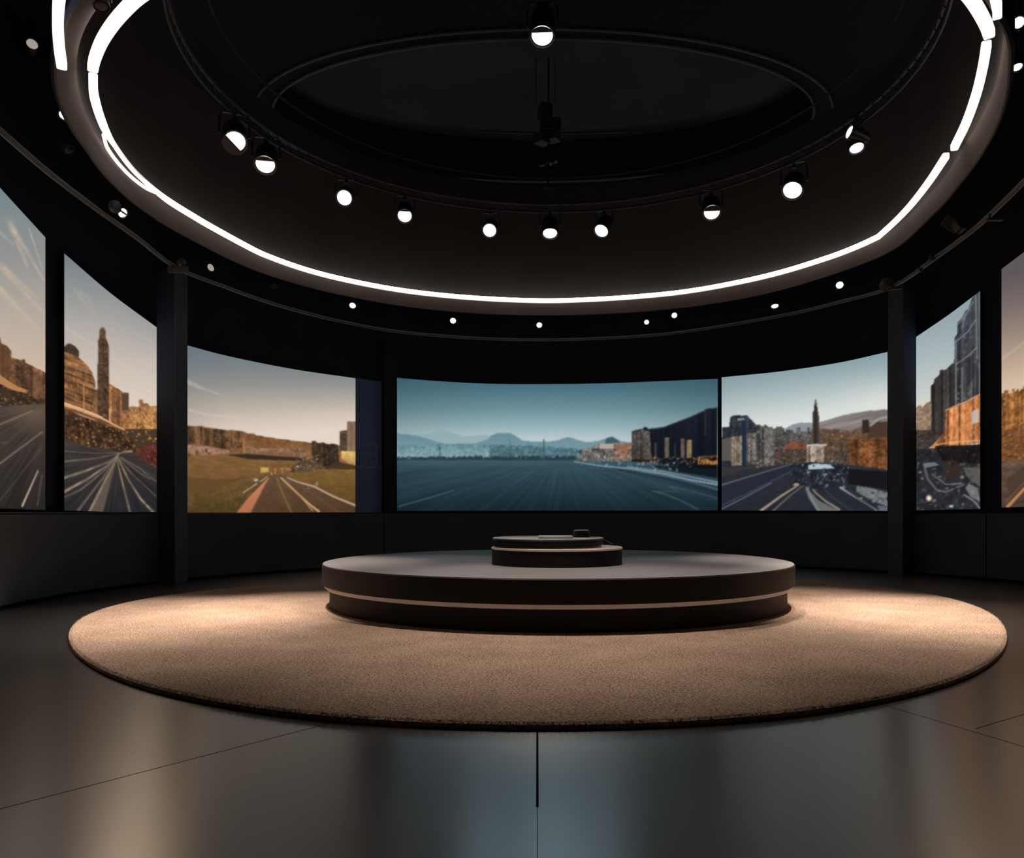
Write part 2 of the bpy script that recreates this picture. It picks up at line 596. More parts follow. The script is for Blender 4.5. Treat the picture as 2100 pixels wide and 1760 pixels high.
def spotlight(px, py, d, size, label, group, aim, top_z, lens=M_lens, long=1.1, fixm=None, cover=0.0, clamp=.05, cdir=0.0):
    """px,py: where the glass shows; size: glass diameter in metres; aim: direction the glass faces"""
    fixm = fixm or M_fix
    P = Vector(at(px, py, d))
    A = Vector(aim).normalized()
    r = size / 2
    hub = P - A * (r * 1.3)                       # tilt axis of the can
    root = thing('spotlight', label, 'spotlight', (hub.x, hub.y, top_z), group)
    o3 = Vector((0, 0, hub.z - top_z))
    q = A.to_track_quat('Z', 'Y')

    def put(vf):
        v, f = vf
        return [tuple(o3 + q @ Vector(p)) for p in v], f
    # can, open at the front (local +Z)
    R = r * 1.18
    prof = [(R * .30, -r * long * 1.5), (R * .62, -r * long * 1.42), (R * .88, -r * long * 1.05), (R, -r * long * .5), (R, r * 1.15), (R * 1.06, r * 1.17),
            (R * 1.06, r * 1.42), (R * .98, r * 1.42), (R * .96, r * 1.2), (R * .5, r * 1.05)]
    obj('housing', *put(lathe(prof, 24)), fixm, root, True)
    dome = [(r * math.cos(k), r * 1.22 + r * .38 * math.sin(k)) for k in (0, .25, .55, .85, 1.15, 1.4)]
    obj('lens', *put(lathe(dome, 24)), lens, root, True)
    if cover:
        # shutter plate across part of the glass
        g = G()
        w = R * 1.02
        lu = q.inverted() @ Vector((0, 0, 1))
        th = math.atan2(lu.y, lu.x) + cdir
        h0 = math.acos(1 - 2 * cover)
        m = 12
        vv = [(w * math.cos(th - h0 + 2 * h0 * i / m), w * math.sin(th - h0 + 2 * h0 * i / m), r * 1.66) for i in range(m + 1)]
        vb = [(x, y, r * 1.62) for x, y, z in vv]
        k = len(vv)
        g.add(vv + vb, [tuple(range(k)), tuple(range(2 * k - 1, k - 1, -1))] + [(i, k + i, k + (i + 1) % k, (i + 1) % k) for i in range(k)])
        obj('shutter', *put((g.v, g.f)), fixm, root)
    # yoke: flat bar bent round the can, hanging straight down
    side = Vector((A.y, -A.x, 0))
    side = side.normalized() if side.length > .05 else Vector((1, 0, 0))
    W = R * 1.22
    up = Vector((0, 0, R * 1.9))
    yk = [o3 + side * W, o3 + side * W + up * .7, o3 + side * W * .8 + up, o3 - side * W * .8 + up, o3 - side * W + up * .7, o3 - side * W]
    v, f = tube([tuple(p) for p in yk], 0, flat=(R * .26, R * .10))
    obj('yoke', v, f, fixm, root)
    top = o3 + up
    v, f = tube([tuple(top), (0, 0, 0)], max(.010, R * .09), 8)
    obj('stem', v, f, M_stem, root, True)
    obj('clamp', *box(0, 0, -.0 - clamp * .4, clamp * 1.2, clamp * .9, clamp * 1.1, random.uniform(0, 3), .008), M_truss, root)
    return root


def td(px):
    return hit(px, TC[0], TC[1], TR)


inner = [
    (482, 291, .250, 'truss spotlight half shuttered to a half moon, first from the left', (.25, -.55, -.7), .45, 1.2),
    (544, 338, .245, 'second truss spotlight from the left, below the half moon one', (.12, -.55, -.8), .22, 1.1),
    (706, 406, .215, 'third truss spotlight from the left, round white glass', (.03, -.85, -.55), 0, 1.1),
    (830, 443, .215, 'fourth truss spotlight from the left, round glass in a short can', (.1, -.65, -.75), .12, 1.0),
    (1004, 473, .215, 'truss spotlight just left of the hanging centre rig', (-.05, -.75, -.6), 0, 1.2),
    (1128, 479, .235, 'truss spotlight straight below the hanging centre rig', (.0, -.36, -.9), 0, 1.0),
    (1233, 474, .225, 'truss spotlight tilted, just right of the hanging centre rig', (-.35, -.5, -.75), 0, 1.2),
    (1460, 436, .240, 'truss spotlight with half its glass covered, alone at the centre right', (-.05, -.6, -.75), .32, 1.1),
    (1625, 391, .260, 'truss spotlight with wide bare oval glass, second from the right', (-.30, -.5, -.8), 0, .7),
    (1757, 304, .175, 'truss spotlight lowest of the pair at the right end', (.05, -.35, -.9), 0, 1.8),
]
lamps = []
LENS = []
OUTER_LENS = {}
for px, py, s, lab, aim, cov, lg in inner:
    d = td(px) - .03
    lamps.append(spotlight(px, py, d, s, lab, GR_IN, aim, TZ - .01, cover=cov, long=lg, cdir=2.4 if px == 482 else 0))
    LENS.append(at(px, py, d))
d = td(1743) - .25
spotlight(1742, 271, d, .15, 'small truss spotlight seen edge on, upper of the pair at the right end', GR_IN, (-.75, -.12, .2), TZ + .1, long=1.6)
spotlight(1112, 74, 8.5, .225, 'large spotlight hanging alone at the top centre of the picture', None, (-.02, -.36, -.85), EYE + 5.38, long=1.5, cover=.24, clamp=.12)

outer = [
    (66, 90, .12, (.5, -.6, .1), M_lensdim, 'dim grey spotlight at the far upper left beside the outer light strip', 6.4),
    (132, 237, .125, (.1, -.5, -.8), M_lens, 'bright small spotlight at the left, just outside the ring lip', 6.35),
    (142, 308, .12, (.6, -.1, -.7), None, 'unlit black spotlight below the bright one at the left', 6.4),
    (252, 437, .14, (.75, -.3, -.5), M_lens, 'bright tilted can spotlight over the left tall screen', 6.6),
    (432, 549, .13, (-.3, -.7, -.5), M_lensdim, 'dim spotlight on a long stem near the left post', 6.7),
    (562, 587, .14, (.1, -.5, -.8), None, 'unlit grey spotlight over the field picture screen', 6.8),
    (723, 627, .13, (0, -.7, -.7), M_lens, 'bright outer spotlight right above the end of the field picture', 6.8),
    (929, 658, .13, (0, -.8, -.55), M_lens, 'bright outer spotlight above the left half of the bay picture', 6.9),
    (1106, 667, .125, (0, -.8, -.55), M_lens, 'bright outer spotlight above the middle of the bay picture', 6.9),
    (1326, 661, .105, (-.1, -.8, -.5), M_lens, 'smaller of two close outer spotlights above the dark hall in the bay picture', 6.9),
    (1383, 647, .12, (.0, -.8, -.5), M_lens, 'larger, higher of two close outer spotlights above the dark hall picture', 6.9),
    (1589, 628, .14, (.0, -.35, -.9), M_lens, 'outer spotlight with flat oval glass above the tower picture', 6.8),
    (1722, 585, .135, (-.15, -.7, -.6), M_lens, 'bright outer spotlight nearest the right post', 6.7),
    (2089, 46, .13, (-.4, -.6, -.2), M_lens, 'upper of two outer spotlights at the right picture edge', 6.5),
    (2086, 138, .13, (.0, -.3, -.9), M_lens, 'lower of two outer spotlights at the right picture edge', 6.5),
]
for px, py, s, aim, lens, lab, r in outer:
    d = hit(px, LC[0], LC[1], r)
    z = (Y0 - py) / F * d
    if z > 6.1:
        d *= 6.1 / z
    OUTER_LENS[px] = at(px, py, d)
    spotlight(px, py, d, s, lab, GR_OUT, aim, CEIL - .03, lens=lens or M_fixdim, fixm=M_fix if lens else M_fixdim, long=1.3)
# dark fixture under the lip at the upper left
d = 7.0
spotlight(208, 12, 6.9, .11, 'unlit black spotlight between the two light strips at upper left', GR_OUT, (.2, -.3, -.9), EYE + 4.75, lens=M_fixdim, long=1.4)


# barn-door fixtures and clamps on the rail
def rail_fixture(px, py, w, h, rot, label, arm, flap=True):
    d = rail_d(px) - .02
    P = at(px, py, d)
    t = thing('rail_floodlight', label, 'floodlight', P, 'unlit grey fixtures on the pipe rail')
    g = G()
    v, f = lathe([(w * .30, -w * .42), (w * .5, -w * .3), (w * .52, w * .25), (w * .42, w * .3)], 16)
    M = Matrix.Rotation(rot, 3, 'Y') @ Matrix.Rotation(math.radians(60), 3, 'X')
    obj('housing', [tuple(M @ Vector(p)) for p in v], f, M_fixdim, t, True)
    if flap:
        v, f = box(0, 0, 0, h, .012, h * .8, 0, .004)
        obj('barn_door', [tuple(Matrix.Rotation(rot, 3, 'Y') @ Vector((x - w * .5, y, z - h * .2))) for x, y, z in v], f, M_fixdim, t)
    v, f = tube([(0, 0, 0), arm], .012, 6)
    obj('clamp_arm', v, f, M_fixdim, t, True)
    return t


rail_fixture(1818, 583, .20, .14, .2, 'grey rounded floodlight on top of the right post', (.16, 0, -.06), False)
rail_fixture(1966, 462, .20, .22, .6, 'grey floodlight with a flap on the rail over the right tall screen', (.24, .02, -.12))
rail_fixture(372, 538, .12, .10, -.4, 'small grey floodlight at the rail above the left post', (.05, 0, -.12), False)
rail_fixture(236, 424, .14, .12, .9, 'grey floodlight on the rail beside the tilted can spotlight', (.14, .0, -.10), False)


def rail_clamp(px, py, sx, sz, rot, label):
    d = rail_d(px) - .04
    P = at(px, py, d)
    t = thing('rail_clamp', label, 'clamp', P, 'small clamps on the pipe rail')
    v, f = box(0, 0, 0, sx, .05, sz, 0, .006)
    obj('jaw', [tuple(Matrix.Rotation(rot, 3, 'Y') @ Vector(p)) for p in v], f, M_fixdim, t)
    v, f = tube([(-sx * .3, 0, 0), (-sx * .3, 0, .07)], .012, 6)
    obj('bolt', v, f, M_truss, t)
    return t


rail_clamp(365, 553, .30, .09, .0, 'flat grey clamp plate on top of the left post')
rail_clamp(1836, 589, .22, .08, -.1, 'flat grey clamp plate on top of the right post')
rail_clamp(2040, 451, .20, .022, .0, 'thin horizontal clamp bar beside the rail at the far right')
rail_clamp(1912, 531, .08, .05, -.5, 'small wedge clamp midway along the right rail')
rail_clamp(1888, 554, .06, .05, -.5, 'smallest clamp on the right rail, nearest the right post')

# hanging rig in the middle of the oval recess
t = thing('hanging_rig', 'dark vertical rig of pole, wires and cross bar hanging in the oval ceiling recess', 'rig', (*at(1122, 95, 13.0)[:2], CEIL + .78))
zt = CEIL + .78


def rel(px, py, d=13.0):
    x, y, z = at(px, py, d)
    return (x - t.location.x, y - t.location.y, z - zt)


zb = rel(1122, 300)[2]
obj('pole', *tube([rel(1125, 118), rel(1124, 395)], .016, 8), M_truss, t, True)
for px in (1099, 1138):
    q = rel(px, 215)
    obj('wire', *tube([(q[0], q[1], 0), q], .006, 5), M_truss, t)
obj('cross_bar', *tube([tuple(p) for p in spline([rel(983, 269), rel(1060, 272), rel(1122, 274), rel(1200, 273), rel(1287, 270)], 4)], .016, 6), M_stem, t, True)
g = G()
for px, py, sx, sz, ro in ((1118, 232, .20, .26, .3), (1128, 258, .34, .20, .1), (1112, 285, .22, .16, .7), (1134, 282, .20, .12, 1.1)):
    x, y, z = rel(px, py)
    g.add(*box(x, y, z, sx, .2, sz, ro, .02))
g.obj('motor_box', M_stem, t)
g = G()
for px, py, sx, sz, ro in ((1126, 326, .14, .16, .4), (1112, 334, .07, .10, .9), (1138, 330, .10, .05, .2), (1128, 350, .08, .10, .5), (1126, 384, .16, .05, .3), (1116, 384, .06, .04, .3)):
    x, y, z = rel(px, py)
    obj('connector_block', *box(x, y, z, sx, .12, sz, ro, .015), M_truss, t)

# ------------------------------------------------------------------ rug, stage, pedestal, device
RC, RT = (0.1, 9.9), .045
EDGE = [(2080, 1307), (2062, 1284), (2000, 1250), (1900, 1221), (1760, 1202), (1640, 1193), (660, 1199), (520, 1205), (400, 1216), (250, 1247), (155, 1282), (120, 1314), (150, 1346), (300, 1402), (450, 1436),
        (600, 1461), (800, 1484), (1100, 1496), (1400, 1489), (1550, 1477), (1700, 1456), (1900, 1402), (2020, 1352), (2066, 1326)]
er = []
for px, py in EDGE:
    d = (EYE - .02) * F / (py - Y0)
    x = (px - X0) / F * d
    er.append((math.atan2(d - RC[1], x - RC[0]), math.hypot(x - RC[0], d - RC[1])))
A_ = np.array([[1] + [fn(k * a) for k in (1, 2, 3, 4) for fn in (math.cos, math.sin)] for a, r in er])
W_ = np.linalg.lstsq(np.vstack([A_, .25 * np.diag([0, 0, 0, 0, 0, .6, .6, 1, 1])]), np.concatenate([[r for a, r in er], np.zeros(9)]), rcond=None)[0]


def r_rug(a):
    return float(np.dot([1] + [fn(k * a) for k in (1, 2, 3, 4) for fn in (math.cos, math.sin)], W_))


g = G()
nn = 240
rows = [(1, 0, .0), (1, .012, .012), (1, .008, RT - .012), (1, -.02, RT)] + [(k, 0, RT) for k in (.94, .84, .7, .5, .3, .1)]
v, f = [], []
for k, off, z in rows:
    for i in range(nn):
        a = 2 * math.pi * i / nn
        r = r_rug(a) * k + off
        v.append((r * math.cos(a), r * math.sin(a), z))
L = len(rows)
for k in range(L - 1):
    for i in range(nn):
        j = (i + 1) % nn
        f.append((k * nn + i, k * nn + j, (k + 1) * nn + j, (k + 1) * nn + i))
f.append(tuple(range((L - 1) * nn, L * nn)))
f.append(tuple(range(nn - 1, -1, -1)))
g.add(v, f)
# tufts round the rim and over the front half
for i in range(6000):
    a = random.uniform(0, 2 * math.pi)
    r = r_rug(a) - abs(random.gauss(0, .02))
    x, y = r * math.cos(a), r * math.sin(a)
    h = random.uniform(.005, .014)
    w = random.uniform(.003, .006)
    lx, ly = random.gauss(0, .008), random.gauss(0, .008)
    ca, sa = math.cos(a + 1.57), math.sin(a + 1.57)
    z0 = RT - .012
    g.add([(x - w * ca, y - w * sa, z0), (x + w * ca, y + w * sa, z0), (x + lx + .006 * math.cos(a), y + ly + .006 * math.sin(a), z0 + h + .006)], [(0, 1, 2)])
rug = g.obj('round_rug', M_rug, loc=(RC[0], RC[1], 0.001))
tag(rug, 'large round beige pile rug on the dark floor under the stage', 'rug')

SC, SR = (0.256, 10.5), 2.98
t = thing('round_stage', 'wide round dark two tier stage with a grey top standing on the beige rug', 'stage', (SC[0], SC[1], RT + .004))
zt = .567 - RT
zu = .318 - RT
zl = .272 - RT
obj('base_tier', *lathe([(SR - .09, 0), (SR - .09, zl), (SR - .2, zl + .005)], 160), M_plat, t, True)
obj('glow_trim', *lathe([(SR - .10, zl - .004), (SR - .045, zl), (SR - .03, zl + .012), (SR - .035, zu - .004), (SR - .1, zu - .002)], 160, cap=False), M_champ, t, True)
obj('upper_tier', *lathe([(SR - .15, zu - .003), (SR - .012, zu), (SR, zu + .012), (SR, zt - .014), (SR - .012, zt - .003)], 160), M_plat, t, True)
obj('stage_top', *lathe([(SR - .012, zt - .006), (SR - .012, zt - .001), (SR - .02, zt)], 160), M_plattop, t, True)

PC, PR = (0.238, 9.74), .79
t = thing('round_pedestal', 'low round dark drum with a pale rim at the middle of the stage', 'pedestal', (PC[0], PC[1], .572))
ph = .205
obj('drum_body', *lathe([(PR - .004, 0), (PR, .004), (PR, ph - .022)], 96), M_plat, t, True)
obj('rim_trim', *lathe([(PR + .002, ph - .024), (PR + .006, ph - .018), (PR + .006, ph - .004), (PR, ph), (PR - .05, ph)], 96), M_champ, t, True)

DZ = .573 + ph
DC = (.13, 9.74)
t = thing('turntable_device', 'flat glossy black disc player with grey plate and black knob on the small drum', 'device', (DC[0], DC[1], DZ))
obj('foot', *lathe([(.65, 0), (.65, .03)], 72), M_knob, t, True)
obj('platter', *lathe([(.62, .03), (.672, .036), (.68, .05), (.68, .085), (.672, .094)], 96), M_disc, t, True)
obj('top_plate', *lathe([(.672, .096), (.674, .108), (.66, .113), (.3, .118), (.05, .120)], 96), M_disctop, t, True)
obj('cover_slab', *box(.08, -.42, .128, .40, .30, .034, 0, .012), M_disctop, t)
v, f = lathe([(.098, .108), (.104, .114), (.104, .180), (.098, .197), (.085, .2)], 40, c=(.40, -.12, 0))
kb = obj('knob', v, f, M_knob, t, True)
obj('knob_cap', *lathe([(.085, .199), (.082, .206), (.03, .207)], 40, c=(.40, -.12, 0)), M_disctop, kb, True)
v, f = tube([(.40, -.02, .12), (.58, -.08, .11), (.70, -.16, .065), (.76, -.2, .03)], .0, flat=(.05, .018))
obj('tone_arm', v, f, M_disc, t)

# ------------------------------------------------------------------ displays
exec_screens = True


class Pic:
    def __init__(s, X, Y):
        s.X, s.Y = X, Y
        s.c = np.zeros(X.shape + (3,))

    def sky(s, stops, tilt=0.0, x0=0):
        y = s.Y + tilt * (s.X - x0)
        ys = [a for a, c in stops]
        for k in range(3):
            s.c[..., k] = np.interp(y, ys, [c[k] for a, c in stops])

    def vgrad(s, mask, ya, ca, yb, cb, al=1.0):
        t = np.clip((s.Y - ya) / (yb - ya), 0, 1)[..., None]
        col = np.array(ca) * (1 - t) + np.array(cb) * t
        m = (mask * al)[..., None]
        s.c = s.c * (1 - m) + col * m

    def poly(s, pts):
        P = np.array(pts, float)
        ins = np.zeros(s.X.shape, bool)
        n = len(P)
        for i in range(n):
            (x1, y1), (x2, y2) = P[i], P[(i + 1) % n]
            if y1 == y2:
                continue
            cond = ((y1 > s.Y) != (y2 > s.Y)) & (s.X < (x2 - x1) * (s.Y - y1) / (y2 - y1) + x1)
            ins ^= cond
        return ins.astype(float)

    def fill(s, pts, col, al=1.0, col2=None):
        m = s.poly(pts)
        if col2 is not None:
            ys = [p[1] for p in pts]
            s.vgrad(m, min(ys), col, max(ys), col2, al)
        else:
            m = (m * al)[..., None]
            s.c = s.c * (1 - m) + np.array(col, float) * m
        return s.poly(pts)

    def hash(s, a, b, seed=0):
        i = np.floor(s.X / a).astype(np.int64)
        j = np.floor(s.Y / b).astype(np.int64)
        h = (i * 374761393 + j * 668265263 + seed * 974711) & 0xffffffff
        h = ((h ^ (h >> 13)) * 1274126177) & 0xffffffff
        return ((h ^ (h >> 16)) & 0xffff) / 65535.0

    def vnoise(s, a, b, seed=0, x=None, y=None):
        x = (s.X if x is None else x) / a
        y = (s.Y if y is None else y) / b
        i, j = np.floor(x), np.floor(y)
        fx, fy = x - i, y - j
        fx = fx * fx * (3 - 2 * fx); fy = fy * fy * (3 - 2 * fy)

        def h(p, q):
            k = (p.astype(np.int64) * 374761393 + q.astype(np.int64) * 668265263 + seed * 974711) & 0xffffffff
            k = ((k ^ (k >> 13)) * 1274126177) & 0xffffffff
            return ((k ^ (k >> 16)) & 0xffff) / 65535.0
        return (h(i, j) * (1 - fx) + h(i + 1, j) * fx) * (1 - fy) + (h(i, j + 1) * (1 - fx) + h(i + 1, j + 1) * fx) * fy

    def tex(s, m, amp, a=3, b=4, seed=0, spark=None, p=.06, cells=True):
        """facade texture: per-cell brightness, with a few sparkling cells"""
        h = s.hash(a, b, seed) if cells else s.vnoise(a, b, seed)
        h = .35 * h + .3 * s.vnoise(a * 1.3, b * 1.3, seed + 2) + .35 * s.vnoise(a * 4, b * 3, seed + 5)
        k = (1 + amp * (h - .5) * 2 * m)[..., None]
        s.c = s.c * k
        if spark is not None:
            q = ((s.hash(a, b, seed + 3) > 1 - p) * m * (.2 + .5 * s.hash(a, b, seed + 9)))[..., None]
            s.c = s.c * (1 - q) + np.array(spark, float) * q

    def stripes(s, m, period, amp, slope=0.0, seed=0):
        u = s.X + slope * s.Y
        h = s.vnoise(period, 400, seed, x=u)
        s.c = s.c * (1 + amp * (h - .5) * 2 * m)[..., None]

    def line(s, pts, w, col, al=1.0, w2=None, soft=False):
        best = np.zeros(s.X.shape)
        n = len(pts) - 1
        for i in range(n):
            (x1, y1), (x2, y2) = pts[i], pts[i + 1]
            dx, dy = x2 - x1, y2 - y1
            t = np.clip(((s.X - x1) * dx + (s.Y - y1) * dy) / (dx * dx + dy * dy + 1e-9), 0, 1)
            d = np.hypot(s.X - x1 - t * dx, s.Y - y1 - t * dy)
            ww = w if w2 is None else w + (w2 - w) * ((i + t) / n)
            if soft:
                best = np.maximum(best, np.exp(-(d / (.6 * ww + .3)) ** 2))
                continue
            best = np.maximum(best, np.clip(1.0 - (d - ww / 2) / .9, 0, 1) * np.clip(ww, 0, 1))
        if soft:
            best = best * (.45 + .75 * s.vnoise(9, 14, 77, x=s.X + .8 * s.Y))
        m = np.clip(best * al, 0, 1)[..., None]
        s.c = s.c * (1 - m) + np.array(col, float) * m

    def blob(s, x, y, r, col, al=1.0, ry=None):
        d = np.hypot((s.X - x) / r, (s.Y - y) / (ry or r))
        m = (np.clip(1.4 - d, 0, 1) * al)[..., None]
        s.c = s.c * (1 - m) + np.array(col, float) * m

    def specks(s, pts_box, n, cols, smin, smax, seed):
        r = np.random.default_rng(seed)
        x0, y0, x1, y1 = pts_box
        for i in range(n):
            s.blob(r.uniform(x0, x1), r.uniform(y0, y1), r.uniform(smin, smax), cols[r.integers(len(cols))], r.uniform(.4, .95), r.uniform(smin, smax))

    def jag(s, x0, y0, x1, y1, amp, step, seed, base):
        """stepped skyline polygon"""
        r = np.random.default_rng(seed)
        pts = []
        x = x0
        while x < x1:
            w = r.uniform(.5, 1.5) * step
            y = y0 + (y1 - y0) * (x - x0) / (x1 - x0) + r.uniform(-amp, amp)
            pts += [(x, y), (min(x + w, x1), y)]
            x += w
        return pts + [(x1, base), (x0, base)]


def T(ox, oy, s):
    return lambda pts: [(ox + x / s, oy + y / s) for x, y in pts]


def paint_bay(p):
    t = T(780, 600, 2.917)
    p.sky([(775, (66, 104, 118)), (800, (78, 116, 129)), (840, (110, 145, 155)), (875, (150, 178, 184)), (900, (184, 201, 204)), (920, (196, 210, 212))])
    v = np.clip(np.abs(p.X - 1130) / 340, 0, 1.2)[..., None] ** 2
    p.c *= 1 - .13 * v
    ridge = [(100, 845), (180, 850), (270, 850), (350, 822), (390, 826), (430, 840), (500, 860), (560, 857), (620, 850), (655, 860), (760, 880), (900, 897), (1100, 900), (1500, 905)]
    p.fill(t(ridge + [(1500, 1000), (100, 1000)]), (142, 168, 177), .9, (150, 176, 183))
    ridge = [(100, 842), (140, 848), (200, 853), (260, 868), (330, 890), (400, 908), (560, 905), (640, 880), (665, 855), (700, 842), (780, 842), (810, 858), (850, 885), (920, 893), (1000, 893), (1060, 884),
             (1100, 870), (1125, 865), (1150, 871), (1190, 885), (1230, 895), (1300, 890), (1330, 880), (1370, 865), (1400, 872), (1440, 890), (1510, 897)]
    p.fill(t(ridge + [(1510, 1000), (100, 1000)]), (98, 133, 146), .95, (128, 160, 170))
    # low town and haze
    m = p.poly(t([(100, 915), (400, 905), (640, 905), (650, 912), (900, 905), (1180, 930), (1500, 915), (1500, 985), (100, 985)]))
    p.vgrad(m, 910, (100, 136, 149), 935, (134, 164, 172), .85)
    p.tex(m, .22, 2.2, 2.0, 3, (60, 90, 102), .10)
    m = p.poly(t([(650, 912), (900, 918), (1180, 935), (1180, 985), (650, 985)]))
    p.vgrad(m, 912, (70, 108, 122), 935, (66, 98, 108), .8)
    p.tex(m, .3, 2.5, 2.5, 8, (140, 168, 175), .10)
    # water / tarmac
    m = p.poly(t([(95, 985), (2020, 985), (2020, 1320), (95, 1320)]))
    p.vgrad(m, 938, (66, 92, 101), 960, (52, 78, 88))
    p.vgrad(m * (p.Y > 955), 955, (52, 78, 88), 1048, (22, 39, 48))
    ang = np.arctan2(p.Y - 930, (p.X - 1150)) * 40
    rr = np.hypot(p.X - 1150, (p.Y - 930) * 3)
    streak = p.vnoise(1.1, 160, 4, x=ang, y=rr) - .5
    streak2 = p.vnoise(.35, 90, 14, x=ang, y=rr) - .5
    p.c *= (1 + (m * np.clip((p.Y - 945) / 25, 0, 1)) * (.22 * streak + .12 * streak2))[..., None]
    band = p.vnoise(90, 5, 6) - .5
    p.c *= (1 + m * .12 * band * np.clip((1010 - p.Y) / 50, 0, 1))[..., None]
    # dark tree line
    p.fill(p.jag(813, 938, 1180, 936, 2.2, 5, 11, 943.5), (38, 60, 68), .95)
    p.specks((813, 934, 1180, 941), 70, [(30, 50, 58), (150, 175, 180), (45, 66, 72)], .8, 2.2, 5)
    p.line(t([(978, 880), (978, 1000)]), 1.6, (60, 90, 102), .9)
    p.line(t([(355, 925), (355, 985)]), 1.5, (45, 70, 80), .9)
    p.line(t([(775, 880), (778, 930)]), 1.2, (80, 112, 124), .8)
    p.blob(901, 920, 2.5, (50, 74, 84), .8)
    # waterfront houses
    m = p.fill(t([(1190, 940), (1260, 930), (1310, 905), (1400, 900), (1500, 900), (1510, 1010), (1180, 1005)]), (112, 108, 104))
    p.tex(m, .5, 3, 3.5, 21, (205, 200, 195), .09)
    m = p.fill(t([(1345, 885), (1365, 866), (1390, 864), (1420, 880), (1435, 900), (1345, 905)]), (62, 88, 100))
    m = p.fill(t([(1310, 905), (1400, 905), (1400, 935), (1310, 935)]), (178, 165, 155))
    m = p.fill(t([(1395, 908), (1505, 905), (1505, 1000), (1395, 1000)]), (150, 105, 82))
    p.tex(m, .35, 4, 3, 22, (90, 110, 120), .25)
    p.specks((1185, 922, 1300, 940), 45, [(30, 42, 50), (40, 56, 66), (160, 175, 180), (52, 48, 48)], 1, 4, 31)
    p.specks((1280, 925, 1370, 945), 25, [(200, 120, 80), (60, 75, 84), (180, 180, 178)], .8, 2.4, 32)
    # dark hall
    hall = t([(1505, 832), (1530, 822), (1572, 815), (1578, 804), (1595, 806), (1602, 818), (1640, 815), (1690, 806), (1760, 780), (1850, 745), (1938, 706), (1945, 697), (2018, 688), (2018, 1060), (1505, 1010)])
    m = p.fill(hall, (24, 29, 40), 1, (14, 18, 25))
    p.stripes(m, 5, .25, 0, 2)
    f = p.fill(t([(1505, 835), (1570, 820), (1612, 830), (1622, 1000), (1505, 1000)]), (70, 70, 70), 1, (58, 52, 46))
    p.stripes(f, 3, .5, 0, 5)
    p.tex(f, .4, 2.5, 3, 12, (150, 140, 120), .12)
    for x0, x1, y0, cc in ((1702, 1728, 868, (104, 95, 80)), (1797, 1818, 872, (110, 98, 82)), (1832, 1862, 882, (150, 125, 88)), (1640, 1652, 900, (62, 60, 60)), (1760, 1768, 900, (48, 50, 55))):
        f = p.fill(t([(x0, y0), (x1, y0), (x1, 990), (x0, 990)]), cc, .9)
        p.tex(f, .45, 2, 3, x0)
    p.line(t([(1945, 700), (1945, 850)]), 1.2, (70, 78, 86), .6)
    p.line(t([(1602, 818), (1700, 806), (1850, 748), (1940, 708)]), 1.2, (48, 62, 74), .7)
    p.specks((1300, 938, 1472, 952), 110, [(214, 110, 50), (200, 140, 70), (235, 170, 95), (30, 30, 34), (120, 130, 136)], .8, 2.1, 41)
    # glowing shop sign, strokes as in the picture
    cc = (222, 150, 66)
    for seg in ([(1903, 1000), (1903, 1026), (1918, 1024), (1920, 1004), (1903, 1000)], [(1930, 1008), (1930, 1026)], [(1930, 1010), (1940, 1008), (1942, 1026)],
                [(1955, 1000), (1955, 1028)], [(1955, 1000), (1966, 1003), (1964, 1014), (1955, 1014)], [(1972, 1010), (1980, 1010), (1980, 1026), (1972, 1026), (1972, 1010)],
                [(1987, 1010), (1987, 1026), (1996, 1026), (1996, 1010)], [(2002, 1012), (2002, 1028)], [(2002, 1012), (2012, 1012), (2012, 1028)]):
        p.line(t(seg), 1.1, cc, .9)
    p.line(t([(1900, 985), (2012, 978)]), 1.4, (190, 110, 50), .7)
    p.fill(t([(1620, 1035), (2018, 1040), (2018, 1110), (1700, 1060)]), (12, 16, 22), .85)
    # boats and bright quay lines
    p.specks((1185, 944, 1290, 955), 40, [(170, 190, 198), (40, 56, 66), (120, 150, 162), (70, 120, 150)], .8, 2.6, 51)
    p.specks((1290, 948, 1420, 966), 50, [(190, 200, 206), (30, 38, 46), (120, 140, 152), (60, 90, 120)], .8, 3.0, 52)
    p.line(t([(1160, 1012), (1300, 1035), (1480, 1052), (1700, 1085), (1850, 1120), (2018, 1150)]), 1.2, (150, 172, 182), .85, 3.0)
    p.line(t([(1480, 1042), (1700, 1072), (1900, 1112), (2018, 1135)]), 1.0, (175, 190, 198), .7, 2.2)
    p.line(t([(1560, 1070), (1800, 1115), (2018, 1178)]), 1.0, (80, 112, 140), .8, 2.0)
    p.line(t([(1420, 1062), (1700, 1110), (2018, 1200)]), 1.2, (26, 38, 46), .7, 3)
    p.line(t([(1630, 1188), (1700, 1205), (1800, 1245), (1900, 1298)]), 1.1, (92, 116, 124), .7)
    p.line(t([(1730, 1158), (1850, 1185), (2018, 1232)]), 1.1, (80, 100, 108), .65)
    p.line(t([(1730, 1158), (1780, 1190), (1640, 1192)]), 1.0, (70, 92, 100), .5)
    p.line(t([(110, 1280), (280, 1232), (440, 1185)]), 1.3, (92, 124, 134), .7, .8)


